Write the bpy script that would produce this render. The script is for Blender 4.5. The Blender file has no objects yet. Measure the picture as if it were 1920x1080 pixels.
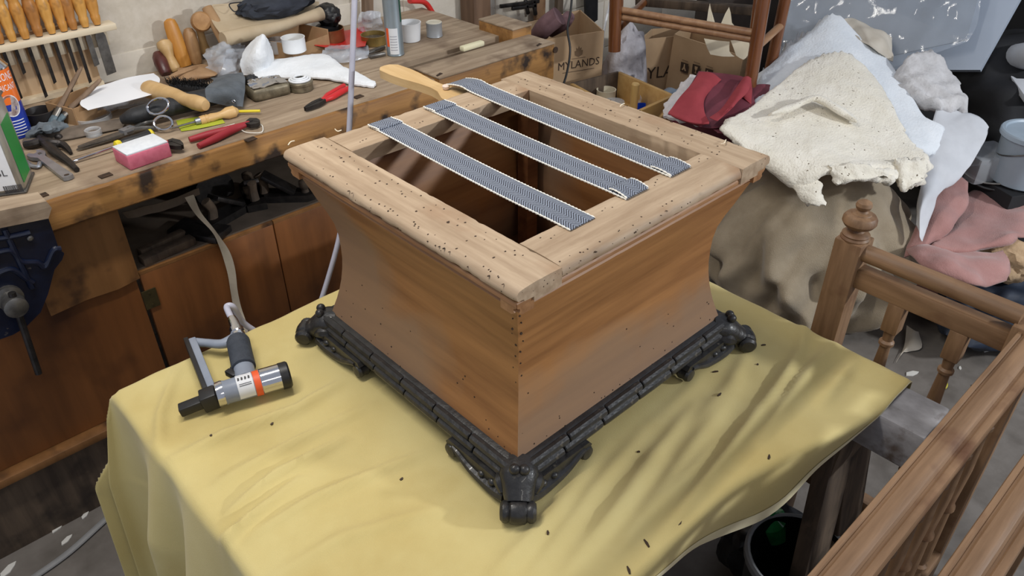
import bpy, bmesh, math, random
from mathutils import Vector, Matrix, Euler, noise
random.seed(7)
scene = bpy.context.scene
C = scene.collection

# ------------------------------------------------------------------ camera
FPX = 1459.2
CAM = Vector((-0.7997, -0.8271, 1.6317))
cd = bpy.data.cameras.new('camera'); cam = bpy.data.objects.new('camera', cd); C.objects.link(cam)
cam.location = CAM
cam.rotation_euler = Euler((math.radians(55.303), math.radians(0.258), math.radians(-43.119)), 'XYZ')
cd.sensor_width = 36; cd.lens = FPX / 1920 * 36; cd.clip_start = .02
scene.camera = cam

# ------------------------------------------------------------------ world, lamps, exposure
world = bpy.data.worlds.new('workshop_air'); scene.world = world; world.use_nodes = True
world.node_tree.nodes['Background'].inputs[0].default_value = (.80, .86, 1, 1)
world.node_tree.nodes['Background'].inputs[1].default_value = .35
def lamp(name, loc, sx, sy, power, col, target=None):
    l = bpy.data.lights.new(name, 'AREA'); l.shape = 'RECTANGLE'; l.size = sx; l.size_y = sy; l.energy = power; l.color = col
    o = bpy.data.objects.new(name, l); C.objects.link(o); o.location = loc
    if target: o.rotation_euler = (Vector(target) - Vector(loc)).to_track_quat('-Z', 'Y').to_euler()
    return o
lamp('tube_lamp_bench', (-.55, .35, 2.5), 1.2, .10, 20, (1, .95, .87))
lamp('tube_lamp_right', (1.9, -2.7, 2.05), .26, .10, 46, (.94, .97, 1), (.6, .1, .8))
lamp('tube_lamp_near', (-.6, -2.2, 2.6), 1.2, .12, 5, (1, .95, .87), (.1, 0, .8))
vs = scene.view_settings
vs.view_transform = 'Standard'; vs.look = 'None'; vs.gamma = 1; vs.use_curve_mapping = False; vs.exposure = .37

# ------------------------------------------------------------------ pixel helpers: photo pixel + one known coordinate -> point in the room
RM = cam.rotation_euler.to_matrix()
def ray(u, v): return (RM @ Vector(((u-960)/FPX, -(v-540)/FPX, -1))).normalized()
def az(u, v, z): d = ray(u, v); return CAM + d*((z-CAM.z)/d.z)
def ay(u, v, y): d = ray(u, v); return CAM + d*((y-CAM.y)/d.y)
def ax(u, v, x): d = ray(u, v); return CAM + d*((x-CAM.x)/d.x)
def ad(u, v, dist): return CAM + ray(u, v)*dist

# ------------------------------------------------------------------ materials
MATS = {}
def lin(c):
    r = []
    for x in c:
        x /= 255
        r.append(x/12.92 if x <= .04045 else ((x+.055)/1.055)**2.4)
    return (*r, 1)
def mat(name, c1, c2=None, rough=.6, metal=0, scale=10, stretch=(1,1,1), bump=0, bscale=None, spots=None, sscale=20, slo=.62, shi=.68,
        detail=5, sheen=0, alpha=1, trans=0, coat=0, weave=0, sub=0, spec=.5, sstretch=(1,1,1)):
    if name in MATS: return MATS[name]
    m = bpy.data.materials.new(name); m.use_nodes = True; nt = m.node_tree; N = nt.nodes; L = nt.links
    b = N['Principled BSDF']
    b.inputs['Roughness'].default_value = rough; b.inputs['Metallic'].default_value = metal
    b.inputs['Specular IOR Level'].default_value = spec
    if sheen: b.inputs['Sheen Weight'].default_value = sheen
    if alpha < 1: b.inputs['Alpha'].default_value = alpha
    if trans: b.inputs['Transmission Weight'].default_value = trans; b.inputs['IOR'].default_value = 1.25
    if coat: b.inputs['Coat Weight'].default_value = coat
    tc = N.new('ShaderNodeTexCoord')
    mp = N.new('ShaderNodeMapping'); mp.inputs['Scale'].default_value = stretch; L.new(tc.outputs['Object'], mp.inputs['Vector'])
    n1 = N.new('ShaderNodeTexNoise'); n1.inputs['Scale'].default_value = scale; n1.inputs['Detail'].default_value = detail
    n1.inputs['Roughness'].default_value = .6
    L.new(mp.outputs[0], n1.inputs['Vector'])
    r = N.new('ShaderNodeValToRGB'); r.color_ramp.elements[0].position = .33; r.color_ramp.elements[1].position = .67
    r.color_ramp.elements[0].color = lin(c1); r.color_ramp.elements[1].color = lin(c2 or c1)
    L.new(n1.outputs['Fac'], r.inputs[0]); out = r.outputs[0]
    if spots:
        m2 = N.new('ShaderNodeMapping'); m2.inputs['Scale'].default_value = sstretch; L.new(tc.outputs['Object'], m2.inputs['Vector'])
        n2 = N.new('ShaderNodeTexNoise'); n2.inputs['Scale'].default_value = sscale; n2.inputs['Detail'].default_value = 4
        L.new(m2.outputs[0], n2.inputs['Vector'])
        mr = N.new('ShaderNodeMapRange'); mr.inputs[1].default_value = slo; mr.inputs[2].default_value = shi
        L.new(n2.outputs['Fac'], mr.inputs[0])
        mx = N.new('ShaderNodeMixRGB'); L.new(mr.outputs[0], mx.inputs[0]); L.new(out, mx.inputs[1]); mx.inputs[2].default_value = lin(spots)
        out = mx.outputs[0]
    L.new(out, b.inputs['Base Color'])
    if bump:
        bp = N.new('ShaderNodeBump'); bp.inputs['Strength'].default_value = bump; bp.inputs['Distance'].default_value = .004
        if weave:
            w = N.new('ShaderNodeTexNoise'); w.inputs['Scale'].default_value = weave; w.inputs['Detail'].default_value = 2
            L.new(tc.outputs['Object'], w.inputs['Vector']); L.new(w.outputs['Fac'], bp.inputs['Height'])
        elif bscale:
            w = N.new('ShaderNodeTexNoise'); w.inputs['Scale'].default_value = bscale; w.inputs['Detail'].default_value = 6
            L.new(mp.outputs[0], w.inputs['Vector']); L.new(w.outputs['Fac'], bp.inputs['Height'])
        else: L.new(n1.outputs['Fac'], bp.inputs['Height'])
        L.new(bp.outputs[0], b.inputs['Normal'])
    MATS[name] = m
    return m
def wood(name, c1, c2, axis='x', s=9, rough=.6, bump=.12, spots=None, sscale=14, slo=.60, shi=.72, coat=0, k=.08):
    st = {'x': (k,1,1), 'y': (1,k,1), 'z': (1,1,k)}[axis]
    return mat(name, c1, c2, rough=rough, scale=s*6, stretch=st, bump=bump, spots=spots, sscale=sscale, slo=slo, shi=shi, coat=coat)

# ------------------------------------------------------------------ shapes: every s* function returns (verts, faces) in room coordinates
def join(*S):
    V, F = [], []
    for v, f in S:
        n = len(V); V += list(v); F += [tuple(i+n for i in q) for q in f]
    return V, F
def xf(S, M): return [M @ Vector(v) for v in S[0]], S[1]
def sbox(c, s, rot=None, bev=0, seg=2):
    c = Vector(c); hx, hy, hz = s[0]/2, s[1]/2, s[2]/2
    R = rot if isinstance(rot, Matrix) else Euler(rot or (0,0,0)).to_matrix()
    if bev:
        bm = bmesh.new(); bmesh.ops.create_cube(bm, size=1)
        for v in bm.verts: v.co = Vector((v.co.x*s[0], v.co.y*s[1], v.co.z*s[2]))
        bmesh.ops.bevel(bm, geom=list(bm.edges), offset=bev, segments=seg, affect='EDGES', profile=.5)
        bm.verts.index_update()
        V = [c + R @ v.co for v in bm.verts]; F = [tuple(v.index for v in f.verts) for f in bm.faces]; bm.free()
        return V, F
    V = [c + R @ Vector((x, y, z)) for x in (-hx, hx) for y in (-hy, hy) for z in (-hz, hz)]
    return V, [(0,1,3,2), (4,6,7,5), (0,4,5,1), (2,3,7,6), (0,2,6,4), (1,5,7,3)]
def basis(d, up=(0,0,1)):
    d = Vector(d).normalized(); up = Vector(up)
    if abs(d.dot(up)) > .98: up = Vector((0,1,0)) if abs(d.y) < .9 else Vector((1,0,0))
    x = up.cross(d).normalized(); y = d.cross(x)
    return x, y, d
def bar(A, B, w, h, bev=0, up=(0,0,1)):
    A, B = Vector(A), Vector(B); x, y, d = basis(B-A, up)
    return sbox((A+B)/2, (w, h, (B-A).length), Matrix((x, y, d)).transposed(), bev)
def catmull(P, n):
    P = [Vector(q) for q in P]
    if n <= 1 or len(P) < 3: return P
    Q = [P[0]*2-P[1]] + P + [P[-1]*2-P[-2]]; out = []
    for i in range(1, len(Q)-2):
        a, b, c, d = Q[i-1:i+3]
        for k in range(n):
            t = k/n
            out.append(.5*((2*b)+(c-a)*t+(2*a-5*b+4*c-d)*t*t+(3*b-a-3*c+d)*t**3))
    out.append(P[-1]); return out
def tube(P, r, seg=10, n=6, flat=1, cap=True, up=(0,0,1)):
    np_ = len(P); P2 = catmull(P, n)
    if isinstance(r, (int, float)): R = [r]*len(P2)
    else:
        R = []
        for i in range(len(P2)):
            t = i/(len(P2)-1)*(np_-1); k = min(int(t), np_-2); R.append(r[k]+(r[k+1]-r[k])*(t-k))
    V, F = [], []; px = None
    for i, q in enumerate(P2):
        d = (P2[min(i+1, len(P2)-1)]-P2[max(i-1, 0)])
        if px is None: x, y, d = basis(d, up)
        else:
            d = d.normalized(); x = (px - d*px.dot(d)).normalized(); y = d.cross(x)
        px = x
        for k in range(seg):
            a = 2*math.pi*k/seg; V.append(q + x*math.cos(a)*R[i] + y*math.sin(a)*R[i]*flat)
    m = len(P2)
    for i in range(m-1):
        for k in range(seg): F.append((i*seg+k, i*seg+(k+1)%seg, (i+1)*seg+(k+1)%seg, (i+1)*seg+k))
    if cap: F.append(tuple(range(seg-1, -1, -1))); F.append(tuple((m-1)*seg+k for k in range(seg)))
    return V, F
def lathe(A, B, prof, seg=20, flat=1, cap=True, up=(0,0,1)):
    """prof = [(t, r)]: t metres from A toward B"""
    A = Vector(A); x, y, d = basis(Vector(B)-A, up); V, F = [], []
    for t, r in prof:
        for k in range(seg):
            a = 2*math.pi*k/seg; V.append(A + d*t + x*math.cos(a)*r + y*math.sin(a)*r*flat)
    for i in range(len(prof)-1):
        for k in range(seg): F.append((i*seg+k, i*seg+(k+1)%seg, (i+1)*seg+(k+1)%seg, (i+1)*seg+k))
    if cap: F.append(tuple(range(seg-1, -1, -1))); F.append(tuple((len(prof)-1)*seg+k for k in range(seg)))
    return V, F
def prism(O, X, Y, pts, th):
    """flat outline pts in the plane O + X*a + Y*b, thickness th along X x Y (centred)"""
    O, X, Y = Vector(O), Vector(X).normalized(), Vector(Y).normalized(); Z = X.cross(Y).normalized(); n = len(pts)
    V = [O + X*a + Y*b - Z*th/2 for a, b in pts] + [O + X*a + Y*b + Z*th/2 for a, b in pts]
    F = [tuple(range(n-1, -1, -1)), tuple(range(n, 2*n))] + [(i, (i+1) % n, n+(i+1) % n, n+i) for i in range(n)]
    return V, F
def sphere(c, r, sq=(1,1,1), seg=16, rings=10, rot=None):
    c = Vector(c); R = rot or Matrix.Identity(3); V, F = [], []
    for i in range(rings+1):
        ph = math.pi*i/rings
        for k in range(seg):
            a = 2*math.pi*k/seg
            V.append(c + R @ Vector((r*sq[0]*math.sin(ph)*math.cos(a), r*sq[1]*math.sin(ph)*math.sin(a), r*sq[2]*math.cos(ph))))
    for i in range(rings):
        for k in range(seg): F.append((i*seg+k, (i+1)*seg+k, (i+1)*seg+(k+1) % seg, i*seg+(k+1) % seg))
    return V, F
def blob(c, size, amp=.15, fs=3, sub=4, rot=None, seed=0):
    bm = bmesh.new(); bmesh.ops.create_icosphere(bm, subdivisions=sub, radius=1); R = rot or Matrix.Identity(3); o = Vector((seed*7.3, seed*3.1, seed))
    V = []
    for v in bm.verts:
        q = v.co*(1 + amp*noise.noise(v.co*fs+o) + amp*.5*noise.noise(v.co*fs*2.3+o))
        V.append(Vector(c) + R @ Vector((q.x*size[0], q.y*size[1], q.z*size[2])))
    bm.verts.index_update(); F = [tuple(v.index for v in f.verts) for f in bm.faces]; bm.free(); return V, F
def patch(rows, nu=8, nv=8, th=.004, amp=0, fs=20, amp2=0, fs2=60, rag=0, seed=0, smooth=True):
    """a sheet through rows of points (all rows as long), with real thickness, wrinkles and (rag) a torn edge"""
    o = Vector((seed*5.1, seed*2.7, seed*9.3))
    rr = [catmull(r, nu) if smooth else [Vector(q) for q in r] for r in rows]; w = len(rr[0])
    cols = [catmull([r[i] for r in rr], nv) if smooth else [r[i] for r in rr] for i in range(w)]; h = len(cols[0])
    G = [[cols[i][j].copy() for i in range(w)] for j in range(h)]
    if rag:
        for j in range(h):
            for i in range(w):
                e = min(i, j, w-1-i, h-1-j)
                if e < 2:
                    q = G[min(max(j, 2), h-3)][min(max(i, 2), w-3)]; dd = (G[j][i]-q)
                    G[j][i] += dd*rag*(noise.noise(G[j][i]*70+o)+.7*noise.noise(G[j][i]*25+o))
    def nrm(j, i):
        a = G[min(j+1, h-1)][i]-G[max(j-1, 0)][i]; b = G[j][min(i+1, w-1)]-G[j][max(i-1, 0)]; n = b.cross(a)
        return n.normalized() if n.length > 1e-9 else Vector((0,0,1))
    NN = [[nrm(j, i) for i in range(w)] for j in range(h)]
    if NN[h//2][w//2].dot(CAM-G[h//2][w//2]) < 0: NN = [[-n for n in r] for r in NN]
    V = []
    for s in (0, 1):
        for j in range(h):
            for i in range(w):
                q = G[j][i]; d = amp*noise.noise(q*fs+o) + amp2*noise.noise(q*fs2+o)
                t = th*(min(1, .35+min(i, j, w-1-i, h-1-j)*.35))
                V.append(q + NN[j][i]*(d + (t/2 if s else -t/2)))
    F = []; n = w*h
    for j in range(h-1):
        for i in range(w-1):
            a = j*w+i; F.append((a, a+1, a+w+1, a+w)); F.append((n+a, n+a+w, n+a+w+1, n+a+1))
    edge = [(0, i) for i in range(w)] + [(j, w-1) for j in range(1, h)] + [(h-1, i) for i in range(w-2, -1, -1)] + [(j, 0) for j in range(h-2, 0, -1)]
    idx = [j*w+i for j, i in edge]
    for k in range(len(idx)): a, b = idx[k], idx[(k+1) % len(idx)]; F.append((a, n+a, n+b, b))
    return V, F
def sweep(prof, A, B, n, X, Y, amp=0, fs=30, cap=True):
    """closed 2D profile (a,b) in axes X,Y swept from A to B in n steps, with worn noise"""
    A, B, X, Y = Vector(A), Vector(B), Vector(X), Vector(Y); V, F = [], []; m = len(prof)
    cx = sum(a for a, b in prof)/m; cy = sum(b for a, b in prof)/m
    for i in range(n+1):
        q = A + (B-A)*i/n
        for a, b in prof:
            v = q + X*a + Y*b
            if amp:
                o = (X*(a-cx)+Y*(b-cy)); k = noise.noise(v*fs); v = v - o.normalized()*amp*max(0, k+.2*noise.noise(v*fs*3))
            V.append(v)
    for i in range(n):
        for k in range(m): F.append((i*m+k, i*m+(k+1) % m, (i+1)*m+(k+1) % m, (i+1)*m+k))
    if cap: F.append(tuple(range(m-1, -1, -1))); F.append(tuple(n*m+k for k in range(m)))
    return V, F

# ------------------------------------------------------------------ objects
WPOS = {}
def wpos(o): return WPOS[o.as_pointer()]
def obj(name, S, m, parent=None, label=None, smooth=35, kind=None, uv=None):
    V, F = S; V = [Vector(v) for v in V]
    lo = Vector((min(v.x for v in V), min(v.y for v in V), min(v.z for v in V))); hi = Vector((max(v.x for v in V), max(v.y for v in V), max(v.z for v in V)))
    c = Vector(((lo.x+hi.x)/2, (lo.y+hi.y)/2, lo.z if parent is None else (lo.z+hi.z)/2))
    me = bpy.data.meshes.new(name); me.from_pydata([v-c for v in V], [], F)
    bm = bmesh.new(); bm.from_mesh(me); bmesh.ops.recalc_face_normals(bm, faces=bm.faces); bm.to_mesh(me); bm.free()
    if smooth:
        me.polygons.foreach_set('use_smooth', [True]*len(me.polygons)); me.set_sharp_from_angle(angle=math.radians(smooth))
    if uv:
        ul = me.uv_layers.new(name='UVMap')
        for lp in me.loops: ul.data[lp.index].uv = uv[lp.vertex_index]
    me.materials.append(m)
    o = bpy.data.objects.new(name, me); C.objects.link(o); WPOS[o.as_pointer()] = c
    if parent: o.parent = parent; o.location = c - wpos(parent)
    else: o.location = c
    if label: o['label'] = label
    if kind: o['kind'] = kind
    return o
def tag(o, label, cat, group=None):
    o['label'] = label; o['category'] = cat
    if group: o['group'] = group
    return o
def thing(name, label, cat, loc, group=None):
    o = bpy.data.objects.new(name, None); C.objects.link(o); o.location = Vector(loc); o.empty_display_size = .02
    WPOS[o.as_pointer()] = Vector(loc); return tag(o, label, cat, group)
def struct(name, S, m, smooth=0):
    o = obj(name, S, m, smooth=smooth); o['kind'] = 'structure'; return o
def text_shape(s, O, X, Y, h, th=.0006, wrap=None, squeeze=1):
    cu = bpy.data.curves.new('t', 'FONT'); cu.body = s; cu.size = 1; cu.align_x = 'CENTER'; cu.align_y = 'CENTER'; cu.resolution_u = 2
    to = bpy.data.objects.new('t', cu); C.objects.link(to); bpy.context.view_layer.update()
    me = bpy.data.meshes.new_from_object(to.evaluated_get(bpy.context.evaluated_depsgraph_get()))
    X, Y = Vector(X).normalized(), Vector(Y).normalized(); Z = X.cross(Y)
    k = h/.7; V0 = [(v.co.x*k*squeeze, v.co.y*k) for v in me.vertices]; F0 = [tuple(p.vertices) for p in me.polygons]
    bpy.data.objects.remove(to); bpy.data.curves.remove(cu); bpy.data.meshes.remove(me)
    V = []
    for a, b in V0:
        if wrap: ang = a/wrap; V.append(Vector(O) + X*math.sin(ang)*wrap + Y*b + Z*(math.cos(ang)*wrap-wrap+th))
        else: V.append(Vector(O)+X*a+Y*b+Z*th)
    return V, F0
def circle_pts(r, n=24, sq=1, a0=0): return [(r*math.cos(a0+2*math.pi*i/n), r*sq*math.sin(a0+2*math.pi*i/n)) for i in range(n)]
# ================================================================== THE ROOM
concrete = mat('concrete_floor', (98,92,86), (122,116,110), rough=.85, scale=6, bump=.3, bscale=40, spots=(84,78,72), sscale=9, slo=.5, shi=.75)
wallpaint = mat('cream_masonry_paint', (205,196,180), (222,214,200), rough=.8, scale=5, bump=.5, bscale=45, spots=(150,138,122), sscale=28, slo=.70, shi=.76)
greywall = mat('grey_wall_paint', (150,148,142), (170,168,162), rough=.85, scale=4, bump=.3, bscale=60)
mortar = mat('painted_mortar', (196,187,171), (212,204,190), rough=.9, scale=30, bump=.3)
struct('floor', sbox((1.2, .2, -.05), (5.6, 6.4, .1)), concrete)
WY = 1.52
wb = struct('wall_back', sbox((1.2, WY+.112, 1.2), (5.6, .2, 2.6)), mortar)
bz = [0, .255, .485, .70, .93, 1.165, 1.40]
for r in range(len(bz)-1):                        # painted blocks above and behind the bench
    x = -1.55 + (.22 if r % 2 else 0)
    while x < 3.9:
        obj('block', sbox((x+.22, WY+.023+(.006 if r > 3 else 0), (bz[r]+bz[r+1])/2), (.4365, .03, bz[r+1]-bz[r]-.0035), bev=.003, seg=2), wallpaint, wb)
        x += .44
shade_wall = mat('shade_black_wall', (16,15,16), (26,24,24), rough=.9, scale=5, bump=.2)  # near-black colour stands in for the unlit space at the right
struct('wall_right', sbox((4.1, -.4, 1.2), (.2, 5.2, 2.6)), shade_wall)

# ================================================================== BOX STOOL
TZ = 1.10
w_top = {a: wood('pale_worn_wood_'+a, (150,126,100), (184,161,134), a, s=9, rough=.65, bump=.12, spots=(146,112,82), sscale=7, slo=.58, shi=.78) for a in 'xy'}
def panel_mat(name, axis):
    m = wood(name, (128,84,46), (168,118,70), axis, s=5, rough=.5, bump=.1)
    nt = m.node_tree; N, L = nt.nodes, nt.links; b = N['Principled BSDF']; src = b.inputs['Base Color'].links[0].from_socket
    tc = [n for n in N if n.type == 'TEX_COORD'][0]
    sx = N.new('ShaderNodeSeparateXYZ'); L.new(tc.outputs['Object'], sx.inputs[0])
    n2 = N.new('ShaderNodeTexNoise'); n2.inputs['Scale'].default_value = 5; n2.inputs['Detail'].default_value = 3; L.new(tc.outputs['Object'], n2.inputs['Vector'])
    # worn, dusty zone with an uneven upper border (old cover line)
    mul = N.new('ShaderNodeMath'); mul.operation = 'MULTIPLY_ADD'; L.new(n2.outputs['Fac'], mul.inputs[0]); mul.inputs[1].default_value = .5
    ng = N.new('ShaderNodeMath'); ng.operation = 'MULTIPLY_ADD'; L.new(sx.outputs['Z'], ng.inputs[0]); ng.inputs[1].default_value = -1.2; ng.inputs[2].default_value = -.20
    if axis == 'y':
        al = N.new('ShaderNodeMath'); al.operation = 'MULTIPLY_ADD'; L.new(sx.outputs['Y'], al.inputs[0]); al.inputs[1].default_value = 1.1; L.new(ng.outputs[0], al.inputs[2]); L.new(al.outputs[0], mul.inputs[2])
    else: L.new(ng.outputs[0], mul.inputs[2])
    mr = N.new('ShaderNodeMapRange'); mr.inputs[1].default_value = .05; mr.inputs[2].default_value = .17; mr.inputs[4].default_value = .72; L.new(mul.outputs[0], mr.inputs[0])
    mx = N.new('ShaderNodeMixRGB'); L.new(mr.outputs[0], mx.inputs[0]); L.new(src, mx.inputs[1]); mx.inputs[2].default_value = lin((138,114,92)); L.new(mx.outputs[0], b.inputs['Base Color'])
    return m
w_panel = {'x': panel_mat('stripped_panel_wood_x', 'x'), 'y': panel_mat('stripped_panel_wood_y', 'y')}
w_in = wood('inner_case_wood', (104,64,36), (140,94,56), 'x', s=5, rough=.55)
w_mould = {a: wood('cornice_wood_'+a, (130,90,56), (164,120,80), a, s=8, rough=.5) for a in 'xy'}
ebony = mat('ebonised_black_wood', (24,23,23), (44,43,43), rough=.42, scale=40, bump=.35, bscale=90, spots=(86,80,70), sscale=55, slo=.66, shi=.74, coat=.15)
dark_hole = mat('rusty_tack_hole', (40,29,20), (74,54,38), rough=.9, scale=60)
st = thing('box_stool', 'stripped square wooden box stool with flared sides and black carved feet on yellow cloth', 'stool', (0, 0, .71))
AX, AY = .2786, .2750
def rprof(w, t, r=.007):
    return [(0, 0), (-w, 0), (-w, -t), (-.012, -t), (-.003, -t), (0, -t+.004), (0.0015, -t*.5), (0, -r), (-.002, -.002), (-r, .0004), (-w*.5, .0006)][1:] 
def toprail(outer, a, b, X, m):
    w, t = .079, .017
    P = [(-w, -t-.010), (-w, -.001), (-w+.001, 0), (-w*.75, .0006), (-w*.4, .0006), (-.012, 0), (-.006, -.001), (-.0025, -.003), (0, -.007), (.001, -.011), (0, -t+.002), (-.002, -t), (-.012, -t), (-.012, -t-.004), (-.03, -t-.004), (-.03, -t-.010)]
    return obj('top_rail', sweep(P, a, b, 60, X, (0,0,1), amp=.0032, fs=70), m, st)
toprail(1, (-AX, -AY, TZ), (-AX, AY, TZ), (-1,0,0), w_top['y'])
toprail(1, (AX, -AY, TZ), (AX, AY, TZ), (1,0,0), w_top['y'])
toprail(1, (-AX+.0795, -AY, TZ), (AX-.0795, -AY, TZ), (0,-1,0), w_top['x'])
toprail(1, (-AX+.0795, AY, TZ), (AX-.0795, AY, TZ), (0,1,0), w_top['x'])
HP = [(-.020,.2715),(-.030,.2715),(-.032,.266),(-.037,.2665),(-.040,.262),(-.055,.2565),(-.072,.2505),(-.09,.2445),(-.112,.236),(-.135,.229),(-.158,.226),(-.18,.2253),(-.205,.2258),(-.225,.2275),(-.25,.231),(-.27,.235),(-.29,.240),(-.31,.246),(-.33,.252),(-.352,.259)]
KX = 1.013
def side(nx, ny):
    al = 'y' if nx else 'x'; V, F = [], []; n = 12; rows = HP[4:]
    for s in (0, 1):
        for z, h in rows:
            hh = h - .016*s
            for i in range(n+1):
                t = -1+2*i/n
                V.append(Vector((nx*hh*KX, t*hh, TZ+z)) if nx else Vector((t*hh*KX, ny*hh, TZ+z)))
    m = len(rows); w = n+1
    for j in range(m-1):
        for i in range(n):
            a = j*w+i; F.append((a, a+1, a+w+1, a+w)); a += m*w; F.append((a, a+w, a+w+1, a+1))
    for j in range(m-1):
        for i in (0, n): a = j*w+i; F.append((a, a+w, a+w+m*w, a+m*w))
    for i in range(n):
        for j in (0, m-1): a = j*w+i; F.append((a, a+1, a+1+m*w, a+m*w))
    p = obj('side_panel', (V, F), w_panel[al], st)
    # cornice bead under the top board
    P = [(-.03, -.0195), (-.001, -.0195), (.0008, -.022), (.0008, -.027), (-.002, -.030), (-.0055, -.0315), (-.006, -.0345), (-.004, -.037), (-.009, -.0415), (-.03, -.0415)]
    if nx: obj('cornice_moulding', sweep(P, (nx*.2715*KX, -.2715, TZ), (nx*.2715*KX, .2715, TZ), 40, (nx,0,0), (0,0,1), amp=.001, fs=80), w_mould['y'], st)
    else: obj('cornice_moulding', sweep(P, (-.2715*KX, ny*.2715, TZ), (.2715*KX, ny*.2715, TZ), 40, (0,ny,0), (0,0,1), amp=.001, fs=80), w_mould['x'], st)
for nx, ny in ((-1,0), (1,0), (0,-1), (0,1)): side(nx, ny)
obj('bottom_board', sbox((0,0,.752), (.49,.484,.014)), w_in, st)
for sx in (-1, 1):
    for sy in (-1, 1): obj('corner_block', sbox((sx*.188, sy*.186, .91), (.028,.028,.30)), w_in, st)
# old tack holes and stains in the rails
hs = []
def hole(x, y, r, z=TZ+.0009): hs.append(lathe((x, y, z-.001), (x, y, z+1), [(0, r), (.0009, r), (.001, r*.8)], seg=7, flat=random.uniform(.5,1)))
for k in range(58):
    t = random.uniform(-.27,.27); q = random.uniform(.006,.014)
    random.choice([lambda: hole(-AX+q, t, .0014, TZ), lambda: hole(-AX+q, t, .0011, TZ), lambda: hole(t, -AY+q, .0014, TZ), lambda: hole(t, -AY+q, .0011, TZ), lambda: hole(AX-q, t, .0012, TZ)])()
for k in range(70):                                # torn tack holes on the rounded edges
    t = random.uniform(-.272,.272); zz = TZ-random.uniform(.002,.015); r = random.uniform(.0007,.0016)
    hs.append(lathe((-AX+.003, t, zz), (-2, t, zz+.3), [(0, r), (.0032, r*.8)], seg=6, flat=random.uniform(.5,1)) if k % 2 else lathe((t, -AY+.003, zz), (t, -2, zz+.3), [(0, r), (.0032, r*.8)], seg=6, flat=random.uniform(.5,1)))
for k in range(9):                                 # clusters where old webbing was tacked
    y = -.22+k*.055
    for sx in (-1, 1):
        for j in range(4): hole(sx*(.215+.012*(j % 2)+random.uniform(-.004,.004)), y+j*.008+random.uniform(-.004,.004), random.uniform(.0009,.0018))
        hole(sx*(.238+random.uniform(-.012,.01)), y+.02, random.uniform(.0014,.0026))
for k in range(7):
    x = -.17+k*.057
    for j in range(3): hole(x+j*.007, .214+random.uniform(-.006,.006), random.uniform(.001,.002)); hole(x+j*.009, -.212+random.uniform(-.006,.006), random.uniform(.001,.0018))
obj('tack_holes', join(*hs), dark_hole, st, kind='stuff')
hs = []
for k in range(60):                                # tack holes along the foot of the sides
    t = random.uniform(-.235,.235); z = random.choice([random.uniform(.765,.80), random.uniform(.765,.87)]); zz = z-TZ
    for i in range(len(HP)-1):
        if HP[i][0] >= zz >= HP[i+1][0]: f = (HP[i][0]-zz)/(HP[i][0]-HP[i+1][0]); h = HP[i][1]+(HP[i+1][1]-HP[i][1])*f
    if abs(t) > h: continue
    r = random.uniform(.0009,.0017)
    hs.append(lathe((-h*KX+.001, t, z), (-2, t, z), [(0, r), (.0014, r)], seg=6) if k % 2 else lathe((t, -h+.001, z), (t, -2, z), [(0, r), (.0014, r)], seg=6))
for k in range(26):                                # and down the front corner
    z = .76+k*.012; zz = z-TZ
    for i in range(len(HP)-1):
        if HP[i][0] >= zz >= HP[i+1][0]: h = HP[i][1]
    q = random.uniform(.003,.012); r = random.uniform(.0010,.0022)
    hs.append(lathe((-h*KX+.001, -h+q, z), (-2, -h+q, z), [(0, r), (.0014, r)], seg=6) if k % 2 else lathe((-h*KX+q, -h+.001, z), (-h*KX+q, -2, z), [(0, r), (.0014, r)], seg=6))
obj('tack_holes', join(*hs), dark_hole, st, kind='stuff')
# black reeded base moulding: two rows of short reeds on every side
BH = .262
for nx, ny in ((-1,0), (0,-1), (1,0), (0,1)):
    X = Vector((nx, ny, 0)); T = Vector((abs(ny), abs(nx), 0)); k = KX if nx else 1
    P = [(-.02, .0), (.004, .0), (.007, .004), (.006, .010), (.006, .022), (.002, .030), (-.004, .034), (-.02, .034)]
    base = obj('base_moulding', sweep(P, X*BH*k - T*BH + Vector((0,0,.742)), X*BH*k + T*BH + Vector((0,0,.742)), 30, X, (0,0,1)), ebony, st)
    for row in range(2):
        zc = .742+(.010 if row == 0 else .0255); off = .005 if row == 0 else .002
        nseg = 6; L0 = 2*BH/nseg
        for i in range(nseg):
            c = X*(BH*k+off) + T*(-BH+(i+.5)*L0 + (.012 if row else 0)) + Vector((0,0,zc)); hl = L0/2-.0012
            obj('reed', lathe(c-T*hl, c+T*hl, [(0,.0070),(.0015,.0084),(.01,.0088),(2*hl-.01,.0088),(2*hl-.0015,.0084),(2*hl,.0070)], seg=10), ebony, base)
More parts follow.
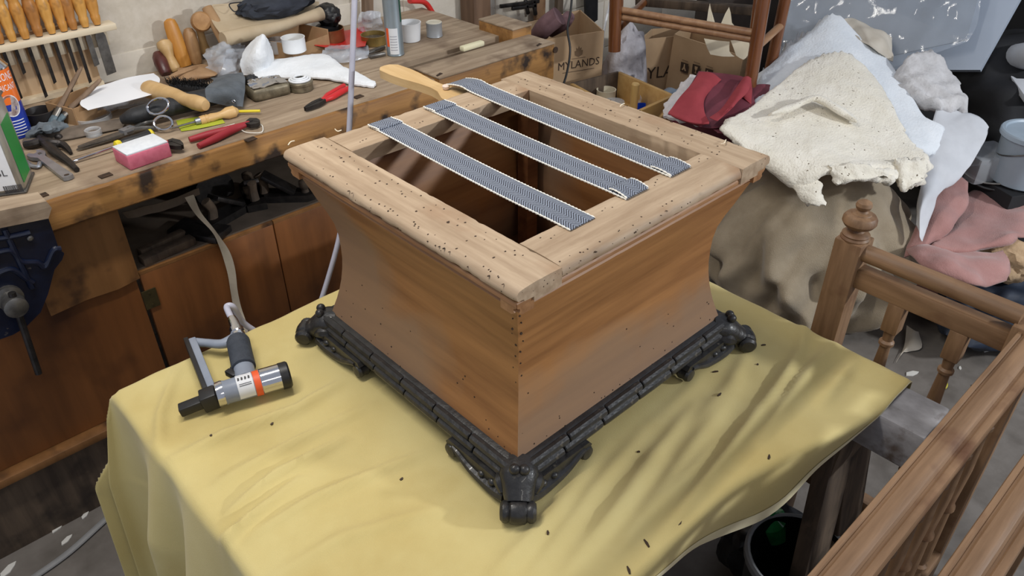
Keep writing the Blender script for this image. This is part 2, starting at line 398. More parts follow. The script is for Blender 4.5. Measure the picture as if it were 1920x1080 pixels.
def foot(sx, sy):
    D = Vector((sx, sy, 0)).normalized(); T = Vector((-D.y, D.x, 0)); c0 = Vector((0,0,.71)); Z = Vector((0,0,1))
    def q(d, t, z): return D*d + T*t + c0 + Z*z
    body = [tube([q(.345,0,.050), q(.368,0,.046), q(.388,0,.034), q(.402,0,.026)], [.027,.030,.024,.020], seg=14, flat=.75),
            tube([q(.352,-.024,.034), q(.372,-.026,.036), q(.386,-.022,.028)], [.010,.012,.006], seg=8), tube([q(.352,.024,.034), q(.372,.026,.036), q(.386,.022,.028)], [.010,.012,.006], seg=8)]
    for axis in (0, 1):                            # bracket wings running along both sides, with scalloped lower edge and scroll
        W = Vector((-sx, 0, 0)) if axis == 0 else Vector((0, -sy, 0)); X = Vector((0, sy, 0)) if axis == 0 else Vector((sx, 0, 0))
        O = Vector((sx*BH*KX, sy*BH, .71)) + X*.008
        pts = [(-.010,.034), (.136,.034), (.142,.026), (.136,.018), (.126,.020), (.116,.015), (.102,.013), (.086,.005), (.068,.0), (.048,-.003), (.026,-.003), (.008,-.002), (-.010,.004)]
        body.append(prism(O + Vector((0,0,.004)), W, Z, pts, .024))
        body.append(tube([O + W*s + Z*(zz+.005) + X*.012 for s, zz in ((.126,.024),(.112,.020),(.096,.013),(.080,.008),(.062,.006),(.044,.005),(.024,.006),(.004,.010))], [.003,.005,.006,.007,.008,.009,.010,.009], seg=8, n=3))
        for k, (s, z, r) in enumerate([(.058,.020,.007), (.034,.021,.008)]):
            body.append(sphere(O + W*s + Z*(z+.003) + X*.010, r, (1,1,.75), 12, 8))
    ft = obj('corner_foot', join(*body), ebony, st)
    obj('toe_roll', join(lathe(q(.412,-.027,.018), q(.412,.027,.018), [(0,.006),(.001,.012),(.005,.016),(.010,.0165),(.014,.0145),(.017,.0178),(.027,.019),(.037,.0178),(.040,.0145),(.044,.0165),(.049,.016),(.053,.012),(.054,.006)], seg=18)), ebony, ft)
    obj('bead', join(sphere(q(.378,-.006,.069), .0085, seg=12, rings=8), sphere(q(.377,.008,.067), .0085, seg=12, rings=8)), ebony, ft)
    for axis in (0, 1):
        W = Vector((-sx, 0, 0)) if axis == 0 else Vector((0, -sy, 0)); X = Vector((0, sy, 0)) if axis == 0 else Vector((sx, 0, 0))
        c = Vector((sx*BH*KX, sy*BH, .71)) + X*.010 + W*.132 + Z*.016
        obj('scroll', lathe(c - X*.013, c + X*.013, [(0,.006),(.001,.011),(.006,.0135),(.013,.012),(.020,.0135),(.025,.011),(.026,.005)], seg=14), ebony, ft)
for sx in (-1, 1):
    for sy in (-1, 1): foot(sx, sy)
# webbing
def web_mat():
    m = mat('herringbone_webbing', (30,36,52), (40,46,64), rough=.8, sheen=.2); nt = m.node_tree; N, L = nt.nodes, nt.links; b = N['Principled BSDF']
    uvn = N.new('ShaderNodeUVMap'); uvn.uv_map = 'UVMap'; s = N.new('ShaderNodeSeparateXYZ'); L.new(uvn.outputs[0], s.inputs[0])
    def mth(op, a, bb=None, c=None):
        n = N.new('ShaderNodeMath'); n.operation = op
        for i, x in enumerate((a, bb, c)):
            if x is None: continue
            if isinstance(x, (int, float)): n.inputs[i].default_value = x
            else: L.new(x, n.inputs[i])
        return n.outputs[0]
    tri = mth('PINGPONG', mth('ADD', s.outputs[0], .1), .0125)
    ph = mth('ADD', mth('MULTIPLY', s.outputs[1], 1/.0046), mth('MULTIPLY', tri, 1/.0046*1.0))
    st_ = mth('SINE', mth('MULTIPLY', ph, 2*math.pi))
    nz = N.new('ShaderNodeTexNoise'); nz.inputs['Scale'].default_value = 900; L.new(uvn.outputs[0], nz.inputs['Vector'])
    f = mth('ADD', st_, mth('MULTIPLY', mth('SUBTRACT', nz.outputs['Fac'], .5), 2.2))
    mr = N.new('ShaderNodeMapRange'); mr.inputs[1].default_value = -.35; mr.inputs[2].default_value = 1.15; L.new(f, mr.inputs[0])
    mx = N.new('ShaderNodeMixRGB'); mx.inputs[1].default_value = lin((28,33,48)); mx.inputs[2].default_value = lin((158,168,186)); L.new(mr.outputs[0], mx.inputs[0])
    L.new(mx.outputs[0], b.inputs['Base Color'])
    bp = N.new('ShaderNodeBump'); bp.inputs['Strength'].default_value = .4; bp.inputs['Distance'].default_value = .001; L.new(f, bp.inputs['Height']); L.new(bp.outputs[0], b.inputs['Normal'])
    return m
m_web = web_mat(); m_selv = mat('white_selvedge_yarn', (226,222,210), (240,238,230), rough=.8)
def ribbon(name, pts, w, th, parent, label=None, u0=0):
    P = catmull(pts, 4); V, F, UV = [], [], []; d0 = 0
    for i, q in enumerate(P):
        if i: d0 += (P[i]-P[i-1]).length
        for s in (0, 1):
            for k in range(5):
                e = (k-2)/2*w/2; V.append(q + Vector((e, 0, th*(.5 if s else -.5)))); UV.append((e+.05+u0, d0))
    n = len(P)
    for i in range(n-1):
        for k in range(4):
            a = i*10+k; F.append((a, a+1, a+11, a+10)); a += 5; F.append((a, a+10, a+11, a+1))
        a = i*10; F.append((a, a+10, a+15, a+5)); F.append((a+4, a+9, a+19, a+14))
    F.append((0,5,6,1)); F.append((1,6,7,2)); F.append((2,7,8,3)); F.append((3,8,9,4)); a = (n-1)*10
    for k in range(4): F.append((a+k, a+k+1, a+k+6, a+k+5))
    o = obj(name, (V, F), m_web, parent, label, uv=UV)
    for sgn in (-1, 1):
        E_ = [q + Vector((sgn*w/2, 0, .0003)) for q in P]; M_ = []
        L_ = 0; step = .0032; acc = []
        for i in range(len(E_)-1):
            dd = (E_[i+1]-E_[i]).length; k = max(1, int(dd/step)); acc += [E_[i].lerp(E_[i+1], j/k) for j in range(k)]
        acc.append(E_[-1])
        obj('selvedge', tube(acc, [.0017 if j % 2 else .0008 for j in range(len(acc))], seg=5, n=1), m_selv, o)
    return o
z = TZ+.0022
def web(x, dx, y0, y1, label, near, far):
    pts = [(x+dx, y1, z), (x+dx*.9, y1-.05, z), (x+dx*.5, .1, z-.001), (x+dx*.2, 0, z-.0015), (x, -.1, z-.001), (x, -.17, z), (x, y0, z)]
    o = ribbon('webbing_strip', pts, .049, .0014, st, label)
    if far: ribbon('folded_end', [(x+dx-.001, y1+.001, z+.002), (x+dx-.002, y1-.010, z+.0026), (x+dx-.001, y1-.022, z+.0032), (x+dx+.001, y1-.031, z+.0018)], .0485, .0014, o, u0=.006)
    if near: ribbon('folded_end', [(x, y0-.001, z+.002), (x+.002, y0+.012, z+.0034), (x+.003, y0+.026, z+.004), (x+.004, y0+.036, z+.002)], .048, .0014, o, u0=.004)
web(-.105, .006, -.222, .258, 'webbing strip nearest the stool front corner side', False, True)
web(.016, .004, -.217, .257, 'middle webbing strip with folded flap at each end', True, True)
pts = [(.134,.335,TZ-.004), (.133,.31,TZ+.002), (.132,.285,z+.003), (.131,.262,z+.001), (.130,.22,z), (.128,.1,z-.001), (.126,0,z-.0015), (.123,-.1,z-.001), (.120,-.17,z), (.119,-.217,z)]
w3 = ribbon('webbing_strip', pts, .049, .0014, st, 'webbing strip pulled over the far edge by the beech bat')
ribbon('folded_end', [(.119,-.218,z+.002), (.121,-.2,z+.0032), (.122,-.185,z+.003), (.122,-.176,z+.0018)], .048, .0014, w3, u0=.004)

# ================================================================== WEBBING BAT
beech = wood('pale_beech', (196,160,108), (222,190,140), 'y', s=6, rough=.5, bump=.06)
A = az(872,186,1.083); Bp = az(724,128,1.083); d = (Bp-A).normalized(); n_ = Vector((-d.y, d.x, 0)); Lb = (Bp-A).length
out = [(-.03,.040), (.0,.042), (.03,.034), (.06,.018), (.085,.014), (.12,.016), (.17,.024), (.20,.026), (Lb-.01,.024), (Lb+.004,.012), (Lb+.006,0), (Lb+.004,-.012), (Lb-.01,-.024), (.20,-.026), (.17,-.024), (.12,-.016), (.085,-.014), (.06,-.018), (.03,-.034), (0,-.042), (-.03,-.040)]
bat = thing('webbing_bat', 'pale beech webbing stretcher bat leaning out from under the farthest strip', 'tool', (A.x, A.y, 1.06))
bmb = prism(A + Vector((0,0,-.004)), d, n_, out, .017)
obj('paddle', bmb, beech, bat, smooth=50)
c = A + d*.055 + Vector((0,0,.006))
obj('peg', lathe(c, c+Vector((0,0,1)), [(0,.006),(.004,.0075),(.006,.0075),(.008,.005)], seg=12), mat('white_cord_end', (225,205,190)), bat)

# ================================================================== YELLOW CLOTH AND TRESTLE
CZ = .7085
XL, XR, YF, YB = -.612, .422, -.46, .388
ridges = []
def ridge(px, h, w, z=CZ): ridges.append(([az(u, v, z) for u, v in px], h*(1.7 if px[0][0] < 900 else 1.15), w*(.62 if px[0][0] < 900 else .9)))
for px, h, w in [([(660,705),(560,770),(430,815),(330,860)], .010,.020), ([(700,760),(520,850),(410,905)], .006,.016), ([(640,830),(520,890),(430,960)], .009,.014), ([(820,840),(600,930),(470,1010)], .007,.016),
                 ([(560,900),(430,1010),(400,1079)], .010,.014), ([(330,700),(300,780),(300,860)], .007,.014), ([(880,940),(640,1010),(520,1079)], .005,.018),
                 ([(1130,830),(1040,960),(930,1075)], .010,.014), ([(1220,790),(1110,920),(1000,1075)], .006,.012), ([(1300,760),(1190,900),(1060,1078)], .007,.012), ([(1390,720),(1280,860),(1150,1050)], .006,.013),
                 ([(1480,690),(1380,830),(1230,1020)], .010,.013), ([(1560,650),(1500,720),(1420,830)], .012,.014), ([(1510,590),(1500,660),(1440,760)], .008,.012), ([(1600,680),(1540,760)], .010,.012),
                 ([(1330,640),(1300,720),(1230,790)], .006,.014), ([(1420,620),(1370,720),(1300,800)], .006,.014), ([(1240,860),(1120,1010)], .005,.010), ([(1340,830),(1220,970)], .005,.010)]: ridge(px, h, w)
def ridge_h(x, y):
    h = 0
    for P, hh, w in ridges:
        best = 9; tt = 0; n = len(P)-1
        for i in range(n):
            ax_, ay_ = P[i].x, P[i].y; bx, by = P[i+1].x-ax_, P[i+1].y-ay_; L2 = bx*bx+by*by
            t = max(0, min(1, ((x-ax_)*bx+(y-ay_)*by)/L2)); dd = (x-ax_-bx*t)**2+(y-ay_-by*t)**2
            if dd < best: best = dd; tt = (i+t)/n
        if best < 9*w*w: h += hh*math.exp(-best/(w*w))*math.sin(math.pi*min(1, max(0, .12+.76*tt)))
    return h
def sst(a, b, x): t = max(0, min(1, (x-a)/(b-a))); return t*t*(3-2*t)
def yfront(s): return YF-.080*sst(-.05, .36, s)
def rnd(d, R=.012):                                # rounded edge: (out, down)
    if d < R*1.57: a = d/R; return R*math.sin(a), R*(1-math.cos(a))
    return R, R+(d-R*1.57)
def cloth_pt(s, t, f):
    yf = yfront(min(s, XR)); l, r, b = max(0, XL-s), max(0, s-XR), max(0, t-YB)
    x, y = min(max(s, XL), XR), min(max(t, yf), YB)
    q = Vector((x, y, CZ))
    inner = max(abs(x)/.34, abs(y)/.34); press = min(1, max(0, (inner-.75)/.25))      # pressed flat under the stool
    top = ridge_h(x, y) + .004*noise.noise(Vector((x*7, y*9, 1)))+.002*noise.noise(Vector((x*20, y*22, 4)))
    q.z += max(-.002, top)*press*(.6 if max(l, r, b, f) > .02 else 1)
    if l:
        o, dn = rnd(l); fold = .6*noise.noise(Vector((t*8, 2, .3))) + .7*math.sin(t*34+1.5*noise.noise(Vector((t*6,0,9))))
        q.x -= o + dn*.16 - .10*max(0, dn-.2) + fold*min(.030, dn*.16); q.z -= dn*.98
    if r:
        o, dn = rnd(r); q.x += o + dn*.05 + .006*math.sin(t*40)*min(1, dn*12); q.z -= dn
    if f:
        o, dn = rnd(f); fold = math.sin(s*19+2*noise.noise(Vector((s*5, 4, 0))))
        q.y -= o + dn*.10 + fold*min(.009, dn*.12); q.z -= dn*.97
    if b:
        o, dn = rnd(b)
        if l: k = min(l, b); q.y += o*.6 + k*.05; q.x -= k*.10; q.z = min(q.z, CZ-max(rnd(l)[1], dn)*.98)
        else: q.y += o + dn*.06 + .01*math.sin(s*30)*min(1, dn*8); q.z -= dn
    return q
ns, ntt, nd = 220, 170, 22; s0, s1 = XL-.52, XR+.07
def sl(i): return s0+(s1-s0)*i/ns
Gc = []
for j in range(nd+ntt+1):
    for i in range(ns+1):
        s = sl(i); yf = yfront(min(s, XR))
        dl = .008+(.022+.085*sst(-.28, .06, s))*(1-sst(.0, .37, s)) + .004*noise.noise(Vector((s*5, 0, 3)))
        if j < nd: Gc.append(cloth_pt(s, yf, dl*(1-j/nd)))
        else: Gc.append(cloth_pt(s, yf+(YB+.28-yf)*(j-nd)/ntt, 0))
ntt += nd
Fc = [(j*(ns+1)+i, j*(ns+1)+i+1, (j+1)*(ns+1)+i+1, (j+1)*(ns+1)+i) for j in range(ntt) for i in range(ns)]
def cloth_mat():
    m = mat('yellow_cotton', (196,177,114), (206,190,130), rough=.85, scale=4, bump=.15, weave=700, sheen=.15, spots=(186,164,100), sscale=5, slo=.55, shi=.8); return m
m_cloth = cloth_mat()
cl = obj('dust_sheet', (Gc, Fc), m_cloth, smooth=80); tag(cl, 'crumpled pale yellow cotton sheet draped over the work trestle', 'cloth')
so = cl.modifiers.new('thickness', 'SOLIDIFY'); so.thickness = .0012; so.offset = -1
# pale selvage along the front hem
hem = [Gc[0*(ns+1)+i] for i in range(0, ns+1, 2) if sl(i) > -.62]; hem2 = [Gc[4*(ns+1)+i]+Vector((0,-.0012,.0012)) for i in range(0, ns+1, 2) if sl(i) > -.62]
hem = [q+Vector((0,-.0012,.0006)) for q in hem]
Vh = hem+hem2; n = len(hem); obj('hem_selvage', (Vh, [(i, i+1, n+i+1, n+i) for i in range(n-1)]), mat('cream_selvage', (222,212,170), (232,222,186), rough=.85), cl, 'pale cream selvage strip')
board = mat('bare_board', (120,96,70), (150,124,94), rough=.7, scale=12, stretch=(.1,1,1))
tb = obj('table_board', sbox((-.079, (YF+YB)/2, .682), (.777, YB-YF-.03, .038), bev=.004), board); tag(tb, 'plain board under the yellow sheet carrying the stool', 'board')
grimy = mat('paint_stained_timber', (122,120,120), (166,164,166), rough=.75, scale=22, bump=.4, spots=(92,80,72), sscale=18, slo=.55, shi=.66, stretch=(1,.6,1))
darkwood = wood('dark_old_timber', (62,50,40), (98,82,66), 'z', s=6, rough=.8, bump=.3, spots=(40,32,26), sscale=10, slo=.5, shi=.7)
def trestle(xc, label):
    t = thing('trestle', label, 'trestle', (xc, 0, 0), 'trestles under the yellow sheet')
    obj('beam', sbox((xc, -.115, .659), (.105, 1.02, .084), bev=.006), grimy, t)
    for sy in (-1, 1):
        for sx in (-1, 1): obj('leg', bar((xc+sx*.03, sy*.36-.13, .62), (xc+sx*(.10 if xc > 0 else .17), sy*.42-.13, .002), .100, .032, .003), darkwood, t)
        obj('brace', bar((xc-.08, sy*.40-.13, .26), (xc+.08, sy*.40-.13, .26), .06, .022, .002, up=(0,1,0)), darkwood, t)
        obj('gusset', prism((xc, sy*.375-.13, .54), (1,0,0), (0,0,1), [(-.075,.075),(.075,.075),(.105,-.12),(.055,-.15),(.0,-.03),(-.055,-.15),(-.105,-.12)], .018), darkwood, t)
trestle(.362, 'paint-spotted wooden trestle poking out at the sheet right corner')
trestle(-.52, 'wooden trestle hidden below the left end of the sheet')
# scraps on the sheet
scr = mat('dark_splinter', (50,36,24), (70,52,34))
for k, (u, v, L_, a) in enumerate([(1447,863,.010,.4), (1212,1021,.014,1.2), (1188,1079,.012,1.0), (1330,1024,.010,.1), (1431,648,.009,2.6), (1341,698,.011,2.6), (1348,745,.010,0), (1374,610,.006,2.8), (399,827,.004,.2), (753,899,.006,.1), (511,798,.006,.3), (1197,848,.005,2.6), (1027,1001,.007,.8), (1420,685,.004,.2)]):
    q = az(u, v, CZ); q.z = cloth_pt(q.x, max(q.y, yfront(q.x)), 0).z+.001; q.y = max(q.y, yfront(q.x)+.004)
    o = obj('wood_splinter', prism(q, (math.cos(a), math.sin(a), 0), (-math.sin(a), math.cos(a), .1), [(-L_/2,-.001), (0,-.0022), (L_/2,-.0006), (L_/2,.001), (0,.0016), (-L_/2,.0012)], .0016), scr)
    tag(o, 'dark splinter on the yellow sheet '+['near its right hem, reddish and squat', 'at the lower right, the longest', 'at the picture bottom edge', 'on the front drop below the long one', 'just right of the stool right foot', 'below the stool right foot scroll', 'midway between right foot and front hem', 'left above the stool right foot', 'below the staple gun nose', 'in the lower middle left of the front foot', 'below the staple gun barrel', 'close to the stool right base moulding', 'right of the stool front foot', 'under the stool right foot'][k], 'splinter', 'splinters strewn over the yellow sheet')
# ================================================================== STAPLE GUN
alu = mat('brushed_aluminium', (150,156,166), (170,176,186), rough=.35, metal=.75, scale=30)
chrome = mat('polished_steel', (205,205,208), rough=.12, metal=1)
greypaint = mat('grey_painted_metal', (128,136,150), (142,150,164), rough=.4, scale=20)
blackpl = mat('black_plastic', (22,22,24), (32,32,34), rough=.45, scale=30)
rubber = mat('charcoal_rubber_grip', (48,54,64), (60,66,76), rough=.75, scale=60, bump=.3, bscale=300)
g = thing('staple_gun', 'grey pneumatic staple gun with dark grip lying on the yellow sheet', 'staple gun', az(430,715,.71))
GZ = .736
def gp(u, v, z=GZ): return az(u, v, z)
a, b = gp(408,740), gp(536,703); L_ = (b-a).length; ax_ = (b-a).normalized()
obj('barrel', lathe(a, b, [(0,.017),(.001,.0205),(.012,.0215),(.014,.0205),(L_*.62,.0215),(L_*.62+.001,.0225)], seg=28), greypaint, g)
obj('nose_collar', lathe(a-ax_*.002, b, [(0,.0195),(.001,.0212),(.010,.0225),(.013,.0218)], seg=28), chrome, g, 'bright metal collar')
obj('cylinder_sleeve', lathe(a+ax_*(L_*.62), b, [(0,.0215),(.002,.0232),(L_*.30,.0232),(L_*.305,.022)], seg=28), chrome, g, 'polished cylinder sleeve')
obj('end_cap', lathe(a+ax_*(L_*.91), b, [(0,.0225),(.001,.0238),(.014,.0238),(.017,.0215),(.0175,.014),(.013,.013)], seg=28), blackpl, g, 'black ring cap at the barrel end')
obj('orange_band', lathe(a+ax_*(L_*.53), b, [(0,.0217),(.0005,.0221),(.011,.0222),(.0115,.0218)], seg=28), mat('orange_label', (226,82,30), (240,100,44), rough=.5), g, 'orange label band')
lab = mat('white_label', (214,216,220), (228,230,232), rough=.5)
xs, ys, dz_ = basis(ax_)
V = []; F = []
for i in range(2):
    for k in range(13):
        an = math.radians(-20+k*13); V.append(a + ax_*(L_*(.29 if i == 0 else .52)) + (Vector((0,0,1))*math.sin(an) + ax_.cross(Vector((0,0,1))).normalized()*math.cos(an))*.0219)
F = [(k, k+1, 14+k, 13+k) for k in range(12)]
lb = obj('label', (V, F), lab, g, 'white printed label')
side_ = ax_.cross(Vector((0,0,1))).normalized(); nl = (Vector((0,0,1))*.85+side_*.52).normalized(); yl = nl.cross(ax_).normalized()
obj('print', join(*[prism(a + ax_*(L_*(.31+.05*i)) + nl*.0221 + yl*.006, ax_, yl, [(0,0),(.0028,.0),(.0036,.004),(.001,.005)], .0004) for i in range(4)] + [prism(a + ax_*(L_*.32) + nl*.0221 - yl*(.002+.003*i), ax_, yl, [(0,0),(.02,.0),(.02,.0008),(0,.0008)], .0004) for i in range(2)]), blackpl, lb)
n0 = gp(408,742,.732); n1 = gp(337,770,.722)
obj('nose', join(bar(n0, n0.lerp(n1,.42), .030, .032, .003), bar(n0.lerp(n1,.35), n1, .020, .017, .002)), blackpl, g, 'black nosepiece')
m0 = gp(402,742,.730); m1 = gp(362,642,.730)
mg = obj('magazine', bar(m0, m1, .013, .024, .002), greypaint, g)
o2 = (m1-m0).normalized().cross(Vector((0,0,1)))*(.010)
if (m0+o2-gp(540,703)).length < (m0-gp(540,703)).length: o2 = -o2
obj('staple_channel', bar(m0+o2, m1+o2*1.0+(m1-m0)*.02, .008, .028, .001), blackpl, mg, 'black staple channel')
h0 = gp(462,712); h1 = gp(445,634); hd = (h1-h0)
obj('bracket', join(tube([m1, gp(385,643,.732), gp(415,645,.734), gp(440,636,.737), gp(455,630,.738)], [.010,.0085,.0095,.013,.016], seg=12, flat=.9)), greypaint, g)
obj('handle', lathe(h0, h1, [(0,.018),(hd.length*.35,.0175),(hd.length*.7,.017),(hd.length,.0165)], seg=20, flat=.85), greypaint, g)
obj('grip', lathe(h0+hd*.26, h1, [(0,.0165),(.002,.0208),(hd.length*.3,.0205),(hd.length*.64,.0208),(hd.length*.70,.0185),(hd.length*.71,.014)], seg=24, flat=.92), rubber, g, 'dark rubber grip sleeve')
t0_ = gp(443,706)
obj('trigger', join(bar(t0_, gp(426,697), .011, .012, .002), bar(gp(436,704), gp(436,690), .008, .010, .002)), blackpl, g)
c0, c1 = gp(449,634,.738), gp(437,603,.742); cdv = (c1-c0); cl_ = cdv.length
obj('air_coupling', lathe(c0, c1, [(0,.010),(.002,.0125),(.010,.0125),(.011,.010),(.014,.0135),(.026,.0135),(.028,.0105),(cl_,.010),(cl_+.01,.0085)], seg=18), chrome, g, 'bright steel air coupling')
hose_m = mat('milky_plastic_hose', (176,176,190), (192,192,206), rough=.3, scale=20, spec=.6)
c2 = gp(425,578,.748)
hp = [c1+cdv*.2, c1.lerp(c2,.6), c2+Vector((.002,.002,.002)), c2+Vector((.013,.0,-.004)), ay(455,604,.44), ay(490,630,.43), ay(530,668,.44), Vector((-.26,.50,.47)), Vector((-.19,.57,.45)), Vector((-.114,.6,.517)), Vector((-.028,.6,.684)), Vector((.005,.6,.80)), Vector((.041,.6,.951)), Vector((.091,.6,1.21)), Vector((.16,.6,1.6)), Vector((.30,.62,2.4))]
ho = obj('air_hose', tube(hp, .0062, seg=10, n=8), hose_m, smooth=80); tag(ho, 'milky grey air hose hanging down behind the stool to the staple gun', 'hose')

# ================================================================== SPINDLED FRAMES AT THE RIGHT
oak = {a: wood('worn_oak_'+a, (112,84,58), (146,114,84), a, s=9, rough=.55, bump=.18, spots=(94,60,38), sscale=11, slo=.55, shi=.75) for a in 'xyz'}
FX = .50
sf = thing('spindle_frame', 'brown turned wooden frame with finial post standing beside the trestle', 'frame', (FX, -.5, 0))
py = -.358
post = obj('post', sbox((FX, py, .445), (.052,.052,.89), bev=.003), oak['z'], sf)
obj('finial', lathe((FX,py,.888), (FX,py,2), [(0,.026),(.004,.0265),(.008,.024),(.011,.025),(.014,.022),(.017,.014),(.021,.012),(.024,.018),(.029,.026),(.036,.0305),(.043,.030),(.049,.026),(.052,.018),(.054,.017),(.056,.011),(.060,.009),(.063,.0125),(.069,.0145),(.075,.0125),(.079,.006),(.080,.001)], seg=28), oak['z'], post, 'turned onion finial')
PY2 = -.672
obj('post', sbox((FX, PY2, .43), (.05,.05,.86), bev=.003), oak['z'], sf)
obj('round_rail', tube([(FX, py-.02, .868), (FX, PY2+.02, .868)], .0165, seg=18, n=1), oak['y'], sf)
obj('square_rail', sbox((FX, (py+PY2)/2, .818), (.030, abs(PY2-py)-.05, .040), bev=.003), oak['y'], sf)
obj('lower_rail', sbox((FX, (py+PY2)/2, .30), (.030, abs(PY2-py)-.05, .040), bev=.003), oak['y'], sf)
SP = [(0,.0),(.003,.017),(.05,.017),(.053,.013),(.062,.0115),(.085,.010),(.09,.0145),(.097,.0145),(.10,.010),(.18,.013),(.26,.010),(.268,.0145),(.275,.0145),(.28,.010),(.40,.0125),(.415,.009),(.42,.0145),(.43,.0145),(.435,.01),(.48,.012)]
for y in (-.468, -.578):
    o = obj('spindle', join(sbox((FX, y, .768), (.030,.030,.062), bev=.002), lathe((FX, y, .742), (FX, y, -1), [((t-.053)*.86, r*.95) for t, r in SP[3:]], seg=14)), oak['z'], sf)
# top rails with moulded cap, running toward the camera
CAP = [(-.026,-.020), (.026,-.020), (.027,-.002), (.0255,.002), (.021,.0025), (.0165,.0005), (.0145,-.003), (.011,-.003), (.008,.002), (.002,.0045), (-.006,.005), (-.013,.003), (-.0155,-.001), (-.018,-.0015), (-.020,.002), (-.0255,.0015), (-.027,-.003)]
def xrail(parent, yc, zc, x0, x1):
    obj('cap_rail', sweep([(-a, b) for a, b in CAP], (x0, yc, zc), (x1, yc, zc), 30, (0,1,0), (0,0,1), amp=.0006, fs=50), oak['x'], parent)
    obj('lower_rail', sbox(((x0+x1)/2, yc, .30), (x1-x0, .03, .04), bev=.003), oak['x'], parent)
    k = 0; x = x0+.06
    while x < x1-.03:
        obj('spindle', lathe((x, yc, zc-.019), (x, yc, -1), [(t*1.1, r*.95) for t, r in SP], seg=12), oak['z'], parent)
        x += .086; k += 1
xrail(sf, -.684, .852, -.46, FX-.02)
sf2 = thing('spindle_frame', 'second spindled rail panel nearest the lower right picture corner', 'frame', (.1, -.78, 0))
xrail(sf2, -.786, .848, -.46, .72)
for x in (-.47, .74): obj('post', sbox((x, -.786, .435), (.05,.05,.87), bev=.003), oak['z'], sf2)
obj('post', sbox((-.47, -.684, .43), (.05,.05,.86), bev=.003), oak['z'], sf)
# ================================================================== WORKBENCH
BZ = .868
def B(u, v, h=0): return az(u, v, BZ+h)
Zv = Vector((0,0,1))
bt = wood('scuffed_bench_top', (138,118,96), (180,160,136), 'x', s=6, rough=.75, bump=.3, spots=(108,88,70), sscale=9, slo=.52, shi=.74)
bf = wood('stained_bench_front', (128,88,44), (170,124,68), 'x', s=7, rough=.6, bump=.25, spots=(44,28,16), sscale=13, slo=.54, shi=.68)
cabw = wood('varnished_cabinet_wood', (98,58,25), (126,77,37), 'z', s=3, rough=.5, bump=.08, spots=(66,36,16), sscale=5, slo=.52, shi=.75)
cabl = wood('worn_pale_stile', (112,74,36), (134,92,50), 'z', s=4, rough=.6, bump=.1, spots=(52,30,14), sscale=9, slo=.56, shi=.70)
dusty = mat('dusty_dark_shelf', (84,72,60), (108,94,80), rough=.9, scale=10, bump=.2)
wbn = thing('workbench', 'long scarred wooden workbench with orange cabinet doors against the wall', 'workbench', (-.2, 1.2, 0))
for k, (y0, y1) in enumerate([(.882, 1.055), (1.058, 1.285), (1.288, 1.50)]):
    x1 = .498 if k == 0 else .93
    obj('top_plank', sweep([(0,0),(y1-y0,0),(y1-y0,-.06),(0,-.06)] if k else [(.003,0),(y1-y0,0),(y1-y0,-.066),(0,-.066),(-.001,-.03),(0,-.004)], (-1.4, y0, BZ), (x1, y0, BZ), 60, (0,1,0), Zv, amp=.003, fs=25), bt, wbn)
obj('front_edge_board', sweep([(0,-.002),(-.012,-.003),(-.014,-.006),(-.014,-.064),(-.010,-.068),(0,-.068)], (-1.4, .882, BZ), (.498, .882, BZ), 90, (0,1,0), Zv, amp=.003, fs=30), bf, wbn)
# tail vice
tv = obj('tail_vice', join(sbox((.742, .935, BZ-.058), (.466, .118, .114), bev=.004), ), bf, wbn)
obj('vice_top', sbox((.742, .935, BZ+.0015), (.468, .120, .006), bev=.002), bt, tv)
obj('vice_cross_block', sbox((.945, 1.075, BZ-.005), (.085, .165, .07), bev=.005), bf, tv)
obj('cross_block_top', sbox((.945, 1.075, BZ+.032), (.086, .166, .006), bev=.002), bt, tv)
obj('dowel_end', lathe((.977, .875, BZ-.02), (.977, .8, BZ-.02), [(0,.010),(.003,.010)], seg=10), dark_hole, tv)
dog = []
for u, v in ((77,368), (198,330), (470,262), (672,182)): q = B(u, v); dog.append(prism(q+Zv*.0012, (.99,.1,0), (-.1,.99,0), [(-.013,-.009),(.013,-.009),(.013,.009),(-.013,.009)], .002))
for u, v in ((823,140), (905,47), (1010,84)): q = B(u, v, .005); dog.append(prism(q, (.9,.4,0), (-.4,.9,0), [(-.014,-.003),(.012,-.006),(.014,.004),(-.010,.004)], .002))
for k, d_ in enumerate(dog): obj('dog_hole', d_, dark_hole, wbn)
# cabinet below
FYc = .92
obj('left_side_panel', sbox((-.90, FYc+.01, .52), (.99, .02, .56)), cabw, wbn)
obj('stile', prism((-.40, FYc-.004, .80), (1,0,0), Zv, [(-.20,0), (.003,0), (.003,-.205), (-.05,-.212), (-.12,-.208), (-.20,-.214)], .009), cabl, wbn)
for x0, x1 in ((-.394,-.04), (-.037,.31), (.313,.62)):
    dr = obj('door', sbox(((x0+x1)/2, FYc+.01, .42), (x1-x0, .02, .355), bev=.002), cabw, wbn)
    obj('door_top_lip', sbox(((x0+x1)/2, FYc+.012, .6015), (x1-x0, .024, .008)), cabl, dr)
hg = mat('tarnished_brass_plate', (70,62,40), (88,78,50), rough=.5, metal=.6, scale=30)
q = ay(283,560,FYc-.003); obj('hinge_plate', sbox(q, (.034,.003,.052)), hg, wbn)
for a_ in (.017,-.017): obj('screw', lathe(q+Vector((0,0,a_)), q+Vector((0,-1,a_)), [(0,.003),(.003,.0028)], seg=8), hg, wbn)
obj('shelf_board', sbox((.05, 1.20, .603), (.90, .54, .012)), dusty, wbn)
obj('shelf_back', sbox((.05, 1.47, .70), (.92, .01, .20)), dusty, wbn)
obj('shelf_side', sbox((-.402, 1.20, .70), (.012, .54, .20)), dusty, wbn)
obj('right_side_panel', sbox((.78, FYc+.01, .42), (.33, .02, .77)), cabw, wbn)
